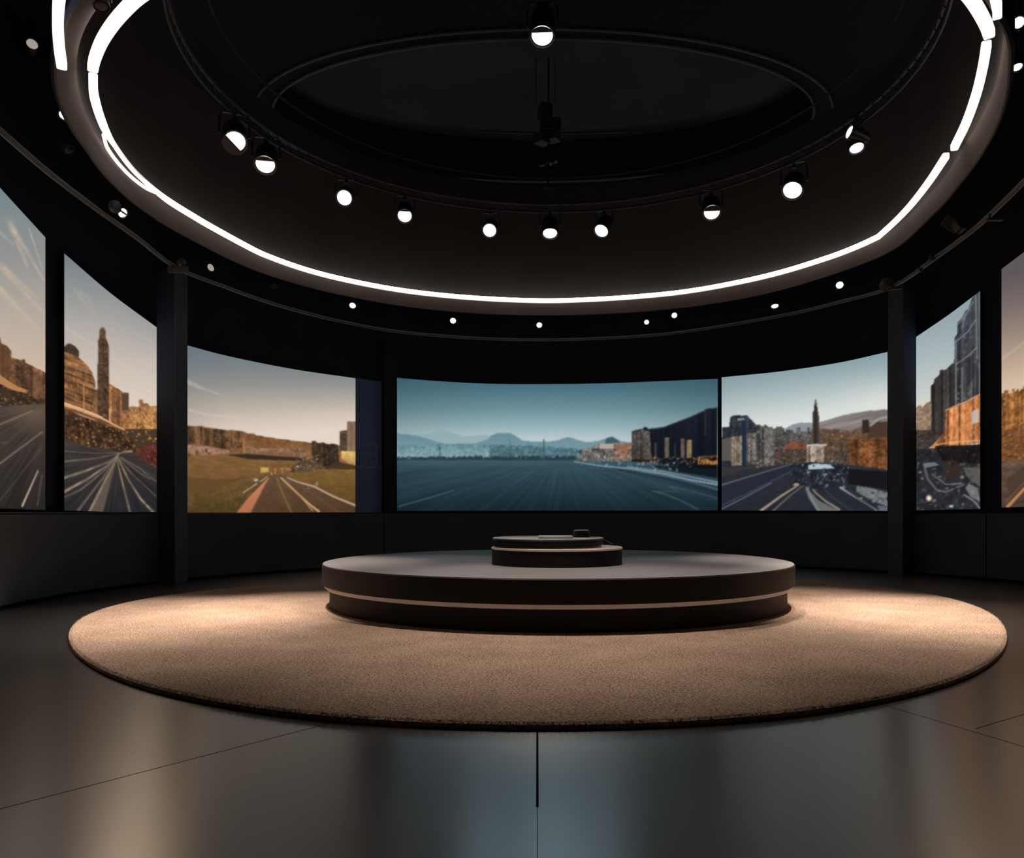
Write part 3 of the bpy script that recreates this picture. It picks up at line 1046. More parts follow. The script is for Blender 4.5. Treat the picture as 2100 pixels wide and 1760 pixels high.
def paint_field(p):
    t = T(350, 560, 2.75)
    p.sky([(700, (104, 117, 123)), (745, (118, 127, 130)), (785, (142, 141, 138)), (825, (176, 166, 156)), (865, (208, 193, 180)), (900, (228, 212, 199))], .08, 480)
    k = np.clip((p.X - 480) / 260, 0, 1) * np.clip((850 - p.Y) / 120, 0, 1)
    p.c = p.c * (1 - .45 * k[..., None]) + np.array((88, 116, 128)) * .45 * k[..., None]
    k = np.clip((460 - p.X) / 120, 0, 1) * np.clip((p.Y - 780) / 100, 0, 1)
    p.c *= (1 - .13 * k)[..., None]
    p.line(t([(100, 612), (180, 648), (290, 690)]), 5, (206, 190, 174), .55, 1.5, True)
    p.line(t([(100, 625), (200, 665)]), 4, (200, 184, 168), .5, 1, True)
    p.line(t([(100, 770), (200, 800), (400, 815), (740, 888)]), 3, (226, 208, 192), .4, 1, True)
    hill = [(85, 860), (130, 865), (180, 862), (185, 868), (330, 886), (400, 890), (440, 906), (470, 906), (480, 914), (560, 928), (680, 944), (800, 958), (950, 972), (1050, 985), (1050, 1100), (85, 1100)]
    m = p.fill(t(hill), (118, 80, 48), 1, (140, 98, 62))
    p.tex(m, .3, 2.5, 3, 3)
    m = p.fill(t([(85, 862), (330, 888), (400, 895), (405, 985), (300, 1000), (85, 968)]), (92, 66, 46))
    p.stripes(m, 4, .3, 0, 3)
    p.tex(m, .55, 3, 3.5, 5, (142, 100, 66), .12)
    m = p.fill(t([(85, 968), (200, 975), (330, 1000), (330, 1035), (85, 1022)]), (164, 122, 98))
    p.tex(m, .25, 4, 2, 9, (96, 70, 56), .2)
    p.specks((385, 920, 500, 940), 60, [(80, 52, 38), (176, 134, 108), (120, 70, 44), (56, 42, 34)], 1, 3.5, 8)
    m = p.poly(t([(415, 975), (560, 990), (760, 985), (800, 1020), (760, 1040), (415, 1015)]))
    p.vgrad(m, 915, (146, 112, 84), 935, (120, 90, 66), .8)
    p.tex(m, .35, 4, 2.2, 10, (190, 160, 130), .08)
    p.line(t([(414, 940), (414, 1035)]), 2.2, (180, 134, 96), .8)
    p.line(t([(352, 890), (355, 970)]), 2, (160, 110, 72), .7)
    # grass
    g_ = t([(85, 1038), (300, 1020), (440, 1048), (760, 1055), (1045, 1090), (1045, 1360), (75, 1360)])
    m = p.fill(g_, (132, 94, 56), 1, (94, 68, 38))
    p.tex(m, .18, 6, 2, 13, None, 0, False)
    p.fill(t([(300, 1022), (440, 1018), (620, 1032), (760, 1046), (740, 1060), (440, 1050)]), (48, 40, 34), .95)
    p.line(t([(300, 1022), (440, 1018), (650, 1034)]), 1.2, (150, 112, 80), .5)
    m = p.fill(t([(75, 1258), (200, 1232), (330, 1195), (470, 1150), (560, 1140), (380, 1350), (75, 1360)]), (112, 86, 46), 1, (78, 60, 32))
    p.tex(m, .28, 3.5, 3, 14, None, 0, False)
    m = p.fill(t([(75, 1150), (300, 1165), (430, 1150), (330, 1192), (200, 1230), (75, 1252)]), (94, 70, 38), .7)
    # right side
    m = p.fill(t([(795, 950), (815, 946), (830, 960), (860, 955), (885, 966), (920, 962), (945, 972), (950, 1090), (850, 1095), (800, 1060)]), (60, 46, 36))
    p.stripes(m, 4, .35, 0, 3)
    p.tex(m, .5, 3, 4, 15, (120, 92, 66), .1)
    m = p.fill(t([(952, 892), (995, 886), (995, 1005), (952, 1005)]), (84, 68, 56))
    p.tex(m, .35, 4, 3, 16, (50, 42, 38), .2)
    m = p.fill(t([(995, 840), (1005, 836), (1050, 838), (1050, 1080), (995, 1070)]), (122, 100, 84), 1, (150, 118, 86))
    p.tex(m, .16, 4, 4, 17)
    p.line(t([(1018, 850), (1018, 1000)]), 1.5, (88, 72, 62), .6)
    m = p.fill(t([(960, 1002), (1050, 1008), (1050, 1085), (1000, 1070), (960, 1045)]), (224, 186, 116), 1, (196, 146, 76))
    p.tex(m, .18, 3, 3, 18)
    p.fill(t([(930, 1060), (1050, 1090), (1050, 1110), (860, 1105)]), (66, 50, 36), .9)
    m = p.fill(t([(690, 1085), (740, 1055), (800, 1050), (850, 1080), (860, 1105), (760, 1125), (670, 1125)]), (86, 66, 50))
    p.tex(m, .4, 3, 3, 19, (150, 120, 92), .1)
    m = p.fill(t([(650, 1140), (760, 1122), (1050, 1105), (1050, 1305), (920, 1245), (800, 1190), (690, 1155)]), (124, 94, 50), 1, (94, 68, 34))
    p.tex(m, .18, 5, 2.5, 20, None, 0, False)
    p.specks((600, 935, 660, 945), 24, [(210, 200, 186), (70, 56, 46), (190, 150, 110)], .8, 2.2, 21)
    # road
    m = p.fill(t([(545, 1148), (640, 1140), (720, 1175), (1050, 1310), (1050, 1360), (440, 1360)]), (98, 75, 55), 1, (80, 58, 40))
    p.tex(m, .14, 4, 4, 23, None, 0, False)
    p.fill(t([(540, 1165), (560, 1150), (520, 1215), (450, 1360), (365, 1360), (440, 1265)]), (196, 130, 96), 1, (176, 108, 72))
    p.line(t([(575, 1155), (500, 1260), (450, 1355)]), 1.2, (110, 80, 60), .7)
    p.line(t([(598, 1155), (630, 1240), (682, 1355)]), 1.6, (150, 112, 72), .8)
    p.line(t([(620, 1155), (700, 1230), (790, 1310), (835, 1345)]), 1.2, (214, 170, 122), .95, 3.2)
    p.line(t([(628, 1155), (720, 1245), (800, 1340)]), 1.0, (196, 150, 104), .8, 2.0)
    p.line(t([(660, 1155), (720, 1180), (810, 1205), (920, 1262), (1045, 1312)]), 1.5, (206, 178, 152), .85, 3.2)
    p.line(t([(655, 1165), (800, 1245), (940, 1345)]), 1.0, (110, 84, 62), .6, 1.5)
    p.line(t([(555, 1150), (470, 1180), (430, 1235), (375, 1330)]), 2.2, (70, 56, 46), .8)
    p.line(t([(545, 1150), (460, 1205), (410, 1240)]), 1.4, (220, 200, 180), .7)
    p.blob(525, 985, 4.5, (205, 200, 196), .95, 3)
    p.blob(530, 990, 3, (60, 52, 48), .9, 2)
    p.fill(t([(508, 1095), (552, 1097), (552, 1122), (508, 1128)]), (196, 162, 92))
    p.line(t([(590, 1105), (590, 1130)]), 1.4, (200, 160, 100), .8)
    p.line(t([(630, 1100), (630, 1130)]), 1.4, (190, 150, 90), .8)
    p.specks((540, 955, 650, 972), 50, [(214, 160, 104), (80, 58, 42), (230, 200, 170), (150, 104, 70)], .8, 2.2, 24)
    p.specks((630, 990, 652, 1002), 10, [(230, 214, 196), (190, 160, 130)], .8, 2, 25)


def paint_tower(p):
    t = T(1440, 560, 2.75)
    p.sky([(715, (118, 148, 156)), (760, (140, 163, 168)), (810, (180, 193, 194)), (850, (212, 219, 216)), (885, (228, 231, 226))], .16, 1650)
    k = np.clip((p.X - 1700) / 130, 0, 1) * np.clip((p.Y - 770) / 60, 0, 1)
    p.c = p.c * (1 - .5 * k[..., None]) + np.array((232, 226, 214)) * .5 * k[..., None]
    p.fill(t([(450, 890), (480, 870), (520, 850), (560, 845), (630, 845), (700, 840), (700, 920), (450, 920)]), (134, 142, 150), .95)
    m = p.fill(t([(660, 842), (720, 825), (800, 800), (860, 790), (940, 778), (1050, 768), (1050, 900), (660, 900)]), (118, 114, 114), 1, (140, 132, 126))
    s_ = p.vnoise(40, 2.2, 5, y=p.Y + .28 * (p.X - 1700)) - .5
    p.c *= (1 + .28 * s_ * m)[..., None]
    p.fill(t([(100, 930), (1060, 930), (1060, 1360), (100, 1360)]), (66, 60, 58), 1, (40, 42, 48))
    # city band
    m = p.fill(p.jag(1550, 877, 1740, 888, 7, 6, 31, 960), (84, 84, 84), 1, (78, 70, 64))
    p.tex(m, .55, 2.6, 3.2, 32, (170, 160, 146), .08)
    m = p.fill(t([(300, 865), (340, 862), (345, 872), (415, 878), (420, 900), (420, 1085), (300, 1085)]), (84, 82, 80))
    p.stripes(m, 3.5, .5, 0, 33)
    p.tex(m, .4, 3, 3.5, 34, (190, 176, 150), .08)
    m = p.fill(t([(112, 872), (152, 868), (158, 815), (175, 803), (255, 803), (268, 820), (295, 845), (305, 862), (305, 1090), (112, 1095)]), (44, 48, 56))
    p.stripes(m, 3, .35, 0, 35)
    p.tex(m, .4, 3, 3, 36, (90, 96, 104), .1)
    p.fill(t([(200, 818), (240, 818), (240, 832), (200, 832)]), (130, 150, 160), .8)
    m = p.fill(t([(112, 935), (165, 930), (165, 1060), (112, 1060)]), (88, 84, 80))
    m = p.fill(t([(165, 925), (222, 918), (222, 1085), (165, 1085)]), (136, 124, 108))
    p.stripes(m, 4, .4, 0, 37)
    p.tex(m, .4, 3, 4, 38, (60, 58, 58), .2)
    p.fill(t([(224, 830), (250, 830), (250, 1095), (224, 1095)]), (30, 44, 60))
    m = p.fill(t([(250, 905), (306, 900), (306, 1080), (250, 1080)]), (96, 90, 84))
    p.stripes(m, 4, .5, 0, 39)
    p.tex(m, .4, 3, 4, 40, (40, 40, 44), .25)
    # orange quarter at the right
    m = p.fill(t([(670, 885), (760, 880), (830, 890), (900, 870), (905, 828), (940, 828), (946, 862), (985, 838), (1050, 838), (1050, 1115), (670, 1090)]), (96, 74, 58))
    p.tex(m, .55, 3, 3.2, 41, (190, 150, 110), .06)
    m = p.fill(t([(830, 945), (880, 935), (1050, 930), (1050, 1105), (960, 1112), (830, 1075)]), (158, 98, 58))
    p.stripes(m, 7, .55, 0, 42)
    p.tex(m, .5, 3.2, 4.4, 43, (226, 146, 84), .10)
    p.tex(m, .3, 4, 2.4, 44, (62, 42, 32), .22)
    p.vgrad(m, 935, (0, 0, 0), 962, (40, 26, 20), .35)
    m = p.fill(t([(946, 866), (985, 840), (1050, 838), (1050, 925), (940, 930)]), (74, 56, 46))
    p.fill(t([(904, 828), (940, 828), (944, 900), (904, 905)]), (52, 42, 36))
    p.line(t([(950, 862), (1000, 820), (1046, 812)]), 3, (170, 166, 160), .7)
    m = p.fill(t([(465, 968), (510, 950), (590, 965), (592, 1000), (465, 996)]), (132, 74, 52), .85)
    p.tex(m, .3, 3, 2.5, 45)
    m = p.fill(t([(410, 995), (830, 990), (830, 1090), (410, 1085)]), (70, 60, 54), .85)
    p.tex(m, .6, 3, 3, 46, (200, 120, 70), .08)
    p.specks((1555, 925, 1740, 955), 120, [(40, 38, 40), (150, 140, 130), (150, 92, 58), (110, 96, 86), (60, 64, 72)], .8, 2.4, 47)
    # tower
    p.fill(t([(613, 880), (667, 875), (669, 968), (613, 968)]), (104, 82, 64))
    m = p.fill(t([(622, 962), (622, 782), (630, 778), (632, 745), (638, 742), (640, 716), (643, 742), (649, 748), (651, 778), (657, 786), (665, 966)]), (66, 58, 54))
    p.stripes(m, 2.2, .4, 0, 48)
    p.line(t([(640, 716), (640, 745)]), 1.6, (60, 56, 54), .95)
    p.line(t([(634, 738), (648, 738)]), 1.2, (60, 56, 54), .9)
    p.fill(t([(588, 966), (700, 964), (700, 976), (588, 978)]), (190, 184, 176))
    m = p.fill(t([(590, 978), (690, 978), (690, 1075), (590, 1075)]), (124, 110, 98))
    p.stripes(m, 4, .5, 0, 49)
    p.tex(m, .4, 4, 4, 50, (220, 214, 206), .15)
    # streets
    m = p.fill(t([(112, 1150), (230, 1110), (500, 1075), (830, 1080), (1050, 1110), (1050, 1345), (112, 1345)]), (46, 48, 54), 1, (36, 40, 48))
    p.tex(m, .18, 5, 3, 51, None, 0, False)
    p.fill(t([(112, 1195), (300, 1135), (505, 1078), (505, 1110), (300, 1215), (112, 1310)]), (38, 42, 54), .9)
    p.line(t([(112, 1195), (300, 1138), (505, 1078)]), 2.0, (124, 126, 130), .7, 1)
    p.line(t([(112, 1330), (250, 1260), (390, 1185)]), 1.8, (112, 128, 160), .7, 1)
    p.line(t([(112, 1310), (300, 1222), (500, 1120)]), 1.2, (70, 86, 120), .7, 1)
    p.line(t([(545, 1195), (450, 1255), (330, 1342)]), 2.0, (176, 158, 136), .85, 5)
    p.line(t([(575, 1195), (490, 1260), (400, 1342)]), 1.5, (120, 108, 98), .8, 3)
    p.line(t([(520, 1195), (560, 1180)]), 3.5, (200, 186, 168), .8)
    p.fill(t([(585, 1165), (605, 1165), (600, 1225), (660, 1285), (780, 1345), (650, 1345), (600, 1270), (580, 1215)]), (112, 118, 114), .85)
    p.line(t([(605, 1190), (640, 1240), (700, 1290), (775, 1335)]), 1.5, (186, 168, 140), .8, 3)
    p.line(t([(590, 1190), (610, 1260), (655, 1340)]), 1.2, (150, 158, 150), .7, 2)
    p.line(t([(680, 1210), (740, 1270), (850, 1345)]), 1.2, (66, 74, 90), .7)
    # cars
    m = p.fill(t([(500, 1085), (620, 1065), (820, 1085), (830, 1170), (770, 1215), (640, 1225), (520, 1180)]), (32, 36, 44), .95)
    p.tex(m, .5, 4, 3, 52, (96, 112, 132), .12)
    p.fill(t([(598, 1082), (640, 1076), (720, 1080), (745, 1100), (600, 1108)]), (176, 194, 206))
    p.specks((1622, 945, 1740, 985), 44, [(22, 24, 30), (180, 194, 206), (96, 110, 128), (40, 50, 66), (214, 196, 180)], .8, 3.2, 53)
    p.specks((1665, 975, 1735, 1000), 40, [(18, 20, 26), (120, 130, 142), (40, 46, 58)], 1, 4, 54)
    p.fill(t([(825, 1105), (1050, 1120), (1050, 1225), (900, 1200), (825, 1190)]), (22, 22, 26), .95)
    p.fill(t([(870, 1200), (960, 1215), (1050, 1240), (1050, 1320), (960, 1285), (870, 1235)]), (120, 126, 130), .9)
    p.specks((1760, 1000, 1822, 1030), 30, [(170, 176, 180), (60, 62, 66), (30, 32, 36)], 1, 3.5, 55)
    p.line(t([(780, 1210), (860, 1260), (985, 1340)]), 4, (170, 174, 176), .85, 2)
    p.line(t([(800, 1215), (900, 1285), (980, 1342)]), 1.2, (60, 60, 62), .9)
    p.fill(t([(985, 1310), (1050, 1320), (1050, 1345), (1000, 1345)]), (110, 116, 122), .8)


def paint_street(p):
    t = T(0, 600, 2.667)
    p.sky([(520, (112, 124, 130)), (600, (142, 146, 147)), (680, (178, 171, 165)), (760, (206, 193, 182)), (830, (224, 206, 191))], -.12, 230)
    p.line([(150, 590), (185, 640)], 5, (176, 168, 160), .5, 1, True)
    p.line([(165, 600), (195, 655)], 9, (178, 168, 160), .4, 1, True)
    p.line([(178, 605), (200, 650)], 3, (184, 174, 164), .5, 1, True)
    p.line([(132, 672), (190, 705), (315, 790)], 4, (216, 200, 184), .35, 1, True)
    k = np.clip((p.X - 230) / 100, 0, 1) * np.clip((740 - p.Y) / 120, 0, 1)
    p.c = p.c * (1 - .4 * k[..., None]) + np.array((122, 136, 140)) * .4 * k[..., None]
    m = p.fill(t([(350, 300), (362, 285), (385, 278), (410, 292), (432, 320), (434, 350), (400, 360), (350, 340)]), (66, 50, 38))
    p.tex(m, .3, 3, 3, 61)
    m = p.fill(t([(350, 322), (432, 355), (478, 400), (505, 440), (520, 485), (527, 700), (350, 640)]), (124, 86, 56), 1, (108, 74, 48))
    s_ = p.vnoise(60, 2.6, 62, y=p.Y - .4 * p.X) - .5
    p.c *= (1 + .9 * s_ * m)[..., None]
    p.tex(m, .4, 3, 3, 63, (196, 138, 82), .12)
    m = p.fill(t([(500, 540), (600, 500), (632, 520), (668, 540), (672, 560), (704, 548), (706, 770), (520, 720)]), (132, 90, 58))
    p.stripes(m, 4, .4, 0, 64)
    p.tex(m, .35, 3, 4, 65, (60, 44, 34), .18)
    m = p.fill(t([(704, 628), (724, 622), (758, 628), (760, 586), (780, 584), (786, 608), (808, 606), (820, 622), (860, 620), (860, 850), (704, 800)]), (150, 108, 70), 1, (190, 132, 72))
    p.tex(m, .5, 3, 4, 66, (236, 178, 104), .14)
    p.fill(t([(668, 548), (704, 548), (706, 640), (668, 650)]), (78, 58, 44), .85)
    m = p.fill(t([(531, 720), (531, 520), (536, 340), (538, 262), (545, 240), (544, 208), (556, 192), (570, 192), (578, 210), (577, 242), (590, 278), (597, 300), (598, 720)]), (86, 66, 50), 1, (74, 54, 40))
    p.tex(m, .55, 3, 3, 67, (146, 108, 74), .14)
    p.line(t([(565, 260), (567, 560)]), 2, (56, 44, 36), .6)
    p.fill([(128, 880), (330, 880), (330, 1060), (128, 1060)], (72, 54, 42))
    # viaduct and crowd
    m = p.fill(t([(350, 640), (690, 765), (740, 830), (760, 870), (640, 880), (480, 840), (350, 800)]), (66, 46, 32))
    p.tex(m, .6, 3.2, 4.2, 68, (196, 136, 76), .12)
    p.tex(m, .3, 3, 3, 69, (30, 24, 20), .2)
    p.line(t([(350, 612), (450, 645), (560, 690), (680, 752)]), 6.5, (224, 170, 124), .95, 2)
    p.line(t([(350, 630), (450, 665), (560, 708), (680, 760)]), 2.5, (120, 80, 54), .9, 1)
    p.line(t([(350, 604), (450, 636), (560, 682)]), 1.2, (246, 212, 170), .9, 1)
    p.line(t([(458, 500), (458, 645)]), 1.6, (190, 138, 90), .85)
    p.line(t([(600, 640), (600, 705)]), 1.6, (236, 190, 130), .8)
    p.specks((255, 868, 322, 905), 70, [(240, 180, 96), (96, 62, 40), (210, 140, 74), (60, 44, 36)], .8, 2.6, 70)
    p.specks((150, 880, 260, 918), 80, [(216, 150, 82), (50, 36, 28), (120, 82, 52)], .8, 2.4, 71)
    m = p.fill(t([(745, 860), (800, 840), (860, 832), (860, 965), (800, 945), (750, 905)]), (84, 46, 38))
    p.tex(m, .6, 3, 3, 72, (170, 60, 44), .18)
    # road with light trails running out from one point
    m = p.fill(t([(350, 800), (430, 830), (520, 850), (640, 868), (720, 870), (760, 905), (860, 965), (860, 1220), (350, 1220)]), (64, 57, 52), 1, (36, 37, 41))
    vx, vy = 242, 936
    an = np.arctan2(p.X - vx, p.Y - vy) * 30
    st = p.vnoise(.9, 60, 73, x=an, y=np.hypot(p.X - vx, p.Y - vy)) - .5
    p.c *= (1 + .35 * st * m)[..., None]
    p.fill(t([(640, 905), (600, 1060), (560, 1215), (470, 1215), (560, 1040)]), (116, 100, 86), .7)
    tr = (206, 176, 146)
    for pts, w, al in (([(655, 880), (600, 925), (470, 975), (350, 1015)], 2.6, .9), ([(650, 890), (590, 945), (470, 1025), (350, 1090)], 3.2, .85),
                       ([(645, 895), (570, 975), (440, 1080), (350, 1120)], 1.6, .6), ([(640, 900), (560, 1020), (430, 1190)], 2.6, .6), ([(640, 905), (580, 1020), (490, 1200)], 2.2, .8),
                       ([(640, 915), (665, 1020), (710, 1200)], 2.0, .85), ([(640, 895), (700, 1020), (770, 1130), (845, 1210)], 2.8, .9), ([(645, 900), (720, 990), (860, 1120)], 1.2, .5),
                       ([(660, 900), (760, 960), (860, 1040)], 1.4, .45), ([(660, 905), (770, 990), (820, 1020)], 1.2, .5), ([(650, 880), (540, 905), (350, 925)], 1.6, .55), ([(650, 875), (520, 880), (350, 868)], 1.2, .4),
                       ([(640, 885), (680, 872), (720, 868)], 2.4, .8)):
        p.line(t(pts), 1.0, tr, al * .85, w * 1.5, True)


def paint_avenue(p):
    t = T(0, 600, 2.667)
    p.sky([(330, (104, 122, 128)), (430, (124, 136, 140)), (540, (148, 147, 145)), (640, (178, 167, 157)), (720, (198, 179, 162)), (790, (212, 187, 164))], -.15, 60)
    for a, b2, w, al in (((20, 455), (55, 545), 9, .5), ((28, 470), (90, 575), 6, .55), ((0, 545), (88, 640), 10, .5), ((10, 550), (75, 610), 6, .45), ((0, 590), (78, 672), 5, .6), ((-40, 560), (60, 660), 8, .4), ((-60, 420), (25, 500), 9, .35), ((60, 470), (88, 555), 2, .7), ((-90, 470), (0, 590), 10, .35)):
        p.line([a, b2], w * 1.2, (206, 184, 160), al, w * .5, True)
    m = p.fill(t([(-400, 150), (-150, 210), (-60, 235), (0, 245), (8, 280), (30, 285), (45, 300), (60, 318), (62, 355), (120, 372), (122, 365), (138, 368), (140, 385), (190, 408), (260, 445), (260, 640), (-400, 640)]), (112, 78, 52), 1, (84, 60, 44))
    p.stripes(m, 5, .3, 0, 81)
    p.tex(m, .45, 3, 3.4, 82, (160, 112, 72), .1)
    p.fill(t([(0, 282), (45, 300), (58, 460), (0, 440)]), (96, 62, 42), .6)
    m = p.fill(t([(-400, 350), (0, 452), (90, 510), (150, 535), (140, 560), (60, 530), (0, 500), (-400, 420)]), (178, 126, 84))
    m = p.fill(t([(-400, 470), (0, 500), (60, 532), (150, 552), (190, 580), (250, 590), (250, 625), (-400, 625)]), (56, 42, 32))
    p.tex(m, .6, 2.6, 3, 83, (190, 140, 84), .16)
    m = p.fill(t([(-400, 622), (0, 622), (250, 608), (250, 1200), (-400, 1200)]), (74, 64, 57), 1, (37, 34, 33))
    an = np.arctan2(p.X - 130, p.Y - 815) * 30
    st = p.vnoise(.8, 60, 84, x=an, y=np.hypot(p.X - 130, p.Y - 815)) - .5
    p.c *= (1 + .3 * st * m)[..., None]
    k = np.clip(1 - np.hypot((p.X - 75) / 70, (p.Y - 850) / 50), 0, 1)[..., None] * m[..., None]
    p.c = p.c * (1 - .4 * k) + np.array((150, 118, 94)) * .4 * k
    p.line(t([(-200, 800), (0, 722), (175, 648)]), 2.0, (156, 130, 106), .8, 1.2)
    p.line(t([(-200, 1060), (0, 935), (232, 762)]), 2.4, (150, 126, 104), .85, 1.6)
    p.line(t([(0, 1140), (120, 985), (232, 845)]), 1.2, (104, 88, 76), .6)
    p.line(t([(122, 1168), (165, 1070), (208, 975)]), 3.0, (214, 190, 166), .95, 1.2)
    p.line(t([(205, 1165), (230, 1000)]), 1.4, (120, 102, 88), .6)
    p.blob(8, 908, 9, (96, 84, 76), .5, 3)


def paint_plaza(p):
    t = T(1800, 400, 2.147)
    p.sky([(595, (132, 150, 158)), (660, (150, 166, 172)), (740, (176, 188, 190)), (800, (202, 206, 202)), (840, (222, 218, 206))], .2, 1940)
    m = p.fill(t([(335, 960), (335, 730), (340, 720), (340, 625), (350, 612), (352, 560), (372, 540), (384, 512), (400, 500), (416, 452), (440, 425), (470, 400), (470, 960)]), (62, 68, 78), 1, (58, 56, 56))
    p.stripes(m, 4, .35, 0, 91)
    p.tex(m, .3, 4, 5, 92, (110, 122, 132), .1)
    for seg, w in (([(345, 640), (345, 930)], 1.6), ([(432, 440), (438, 720)], 2.4), ([(446, 430), (450, 880)], 1.6), ([(350, 640), (395, 605), (432, 550)], 1.6), ([(345, 745), (390, 715), (436, 672)], 1.6),
                   ([(385, 520), (372, 590)], 1.2), ([(372, 760), (372, 920)], 1.4), ([(412, 700), (412, 900)], 1.4), ([(352, 570), (388, 530), (420, 470)], 1.4)):
        p.line(t(seg), w, (136, 138, 138), .75)
    p.fill(t([(395, 720), (425, 700), (430, 790), (395, 850)]), (44, 44, 48), .7)
    m = p.fill(t([(234, 840), (246, 832), (250, 810), (270, 795), (275, 770), (300, 770), (330, 740), (338, 745), (338, 950), (302, 1000), (300, 1090), (234, 1100)]), (52, 50, 50), 1, (64, 58, 54))
    p.stripes(m, 4, .5, 0, 93)
    p.tex(m, .3, 3, 4, 94)
    m = p.fill(t([(165, 945), (180, 925), (200, 932), (215, 915), (236, 908), (236, 1040), (165, 1045)]), (146, 124, 102))
    p.tex(m, .4, 3, 3.4, 95, (90, 76, 66), .2)
    m = p.fill(t([(165, 1035), (240, 1035), (260, 1090), (230, 1130), (165, 1130)]), (62, 54, 50))
    p.tex(m, .5, 3, 3, 96, (140, 110, 84), .1)
    m = p.fill(t([(300, 950), (340, 935), (385, 915), (430, 892), (470, 870), (470, 1090), (380, 1100), (225, 1118), (260, 1080), (296, 1040)]), (160, 102, 62))
    p.stripes(m, 4, .6, 0, 97)
    p.tex(m, .35, 3, 5, 98, (226, 168, 116), .10)
    p.line(t([(300, 948), (385, 912), (470, 868)]), 2, (226, 170, 120), .8)
    p.fill(t([(412, 955), (446, 940), (448, 1000), (412, 1010)]), (200, 190, 184), .85)
    p.line(t([(228, 1115), (280, 1095), (380, 1085), (465, 1080)]), 1.5, (240, 190, 130), .7)
    m = p.fill(t([(165, 1120), (230, 1116), (470, 1095), (470, 1400), (165, 1400)]), (38, 38, 42), 1, (40, 42, 48))
    p.tex(m, .4, 5, 4, 99, (84, 84, 86), .08)
    m = p.fill(t([(250, 1105), (470, 1098), (470, 1180), (300, 1190)]), (24, 22, 22), .9)
    p.tex(m, .6, 3, 3, 100, (120, 84, 54), .06)
    p.fill(t([(195, 1185), (250, 1175), (270, 1190), (210, 1200)]), (112, 122, 132), .9)
    p.fill(t([(375, 1200), (470, 1200), (470, 1300), (390, 1240)]), (110, 104, 98), .7)
    p.line(t([(205, 1195), (220, 1250), (260, 1300), (300, 1308), (380, 1275)]), 4, (112, 112, 112), .7, 3)
    p.line(t([(240, 1230), (300, 1275), (370, 1270)]), 2, (150, 150, 148), .6)
    p.fill(t([(385, 1290), (400, 1270), (440, 1290), (452, 1350), (410, 1330)]), (130, 130, 128), .8)
    p.line(t([(380, 1320), (420, 1345), (450, 1380)]), 2.5, (150, 148, 142), .8)
    p.fill(t([(280, 1175), (330, 1165), (370, 1190), (365, 1245), (300, 1250)]), (54, 44, 40), .9)
    p.specks((1880, 945, 2010, 1040), 60, [(20, 20, 24), (96, 100, 106), (60, 56, 54), (150, 146, 140)], 1, 4, 101)
    p.blob(1905, 1022, 5.5, (255, 236, 208), 1, 6)
    p.blob(1916, 1027, 4, (180, 110, 60), .8, 3)
    p.fill(t([(315, 1366), (332, 1364), (332, 1376), (315, 1376)]), (180, 196, 206), .9)


def paint_dusk(p):
    t = T(1800, 400, 2.147)
    p.sky([(430, (84, 78, 86)), (560, (94, 87, 90)), (620, (118, 106, 102)), (680, (150, 132, 120)), (740, (186, 164, 144)), (790, (214, 190, 164))], .2, 2080)
    p.line([(2050, 740), (2130, 680)], 5, (200, 178, 158), .5, 2, True)
    m = p.fill(p.jag(2050, 806, 2130, 790, 5, 6, 111, 960), (128, 84, 46), 1, (150, 96, 50))
    m2 = p.fill(p.jag(2130, 780, 2280, 720, 8, 12, 112, 960), (128, 84, 46), 1, (150, 96, 50))
    m = np.maximum(m, m2)
    p.stripes(m, 4, .3, 0, 113)
    p.tex(m, .55, 3, 3.4, 114, (226, 160, 90), .12)
    m = p.fill([(2050, 885), (2100, 872), (2280, 850), (2280, 945), (2050, 945)], (112, 72, 44))
    p.tex(m, .4, 4, 3, 115, (214, 140, 76), .12)
    m = p.fill([(2050, 945), (2280, 930), (2280, 1060), (2050, 1060)], (104, 80, 66), 1, (70, 56, 48))
    p.tex(m, .25, 6, 3, 116, None, 0, False)
    p.fill([(2062, 985), (2100, 955), (2160, 930), (2280, 900), (2280, 960), (2100, 1000), (2075, 1030)], (74, 56, 48), .8)
    p.line([(2066, 1040), (2100, 1003), (2180, 930)], 6, (206, 142, 86), .85, 3)
    p.line([(2062, 1030), (2100, 990), (2180, 915)], 2, (120, 84, 60), .8)


def paint_blank(p):
    p.sky([(775, (22, 25, 36)), (900, (24, 27, 38)), (1053, (20, 22, 30))])
    k = np.clip((p.X - 760) / 26, 0, 1)[..., None]
    p.c *= 1 - .45 * k
    for pts in ([(731, 911), (772, 911), (772, 958), (731, 958)], [(731, 931), (772, 931)]):
        p.line(pts, 1.0, (38, 38, 44), .7)
    m = p.poly([(731, 932), (770, 934), (770, 956), (731, 956)])
    p.tex(m, .3, 3, 3, 5, (40, 36, 34), .15)


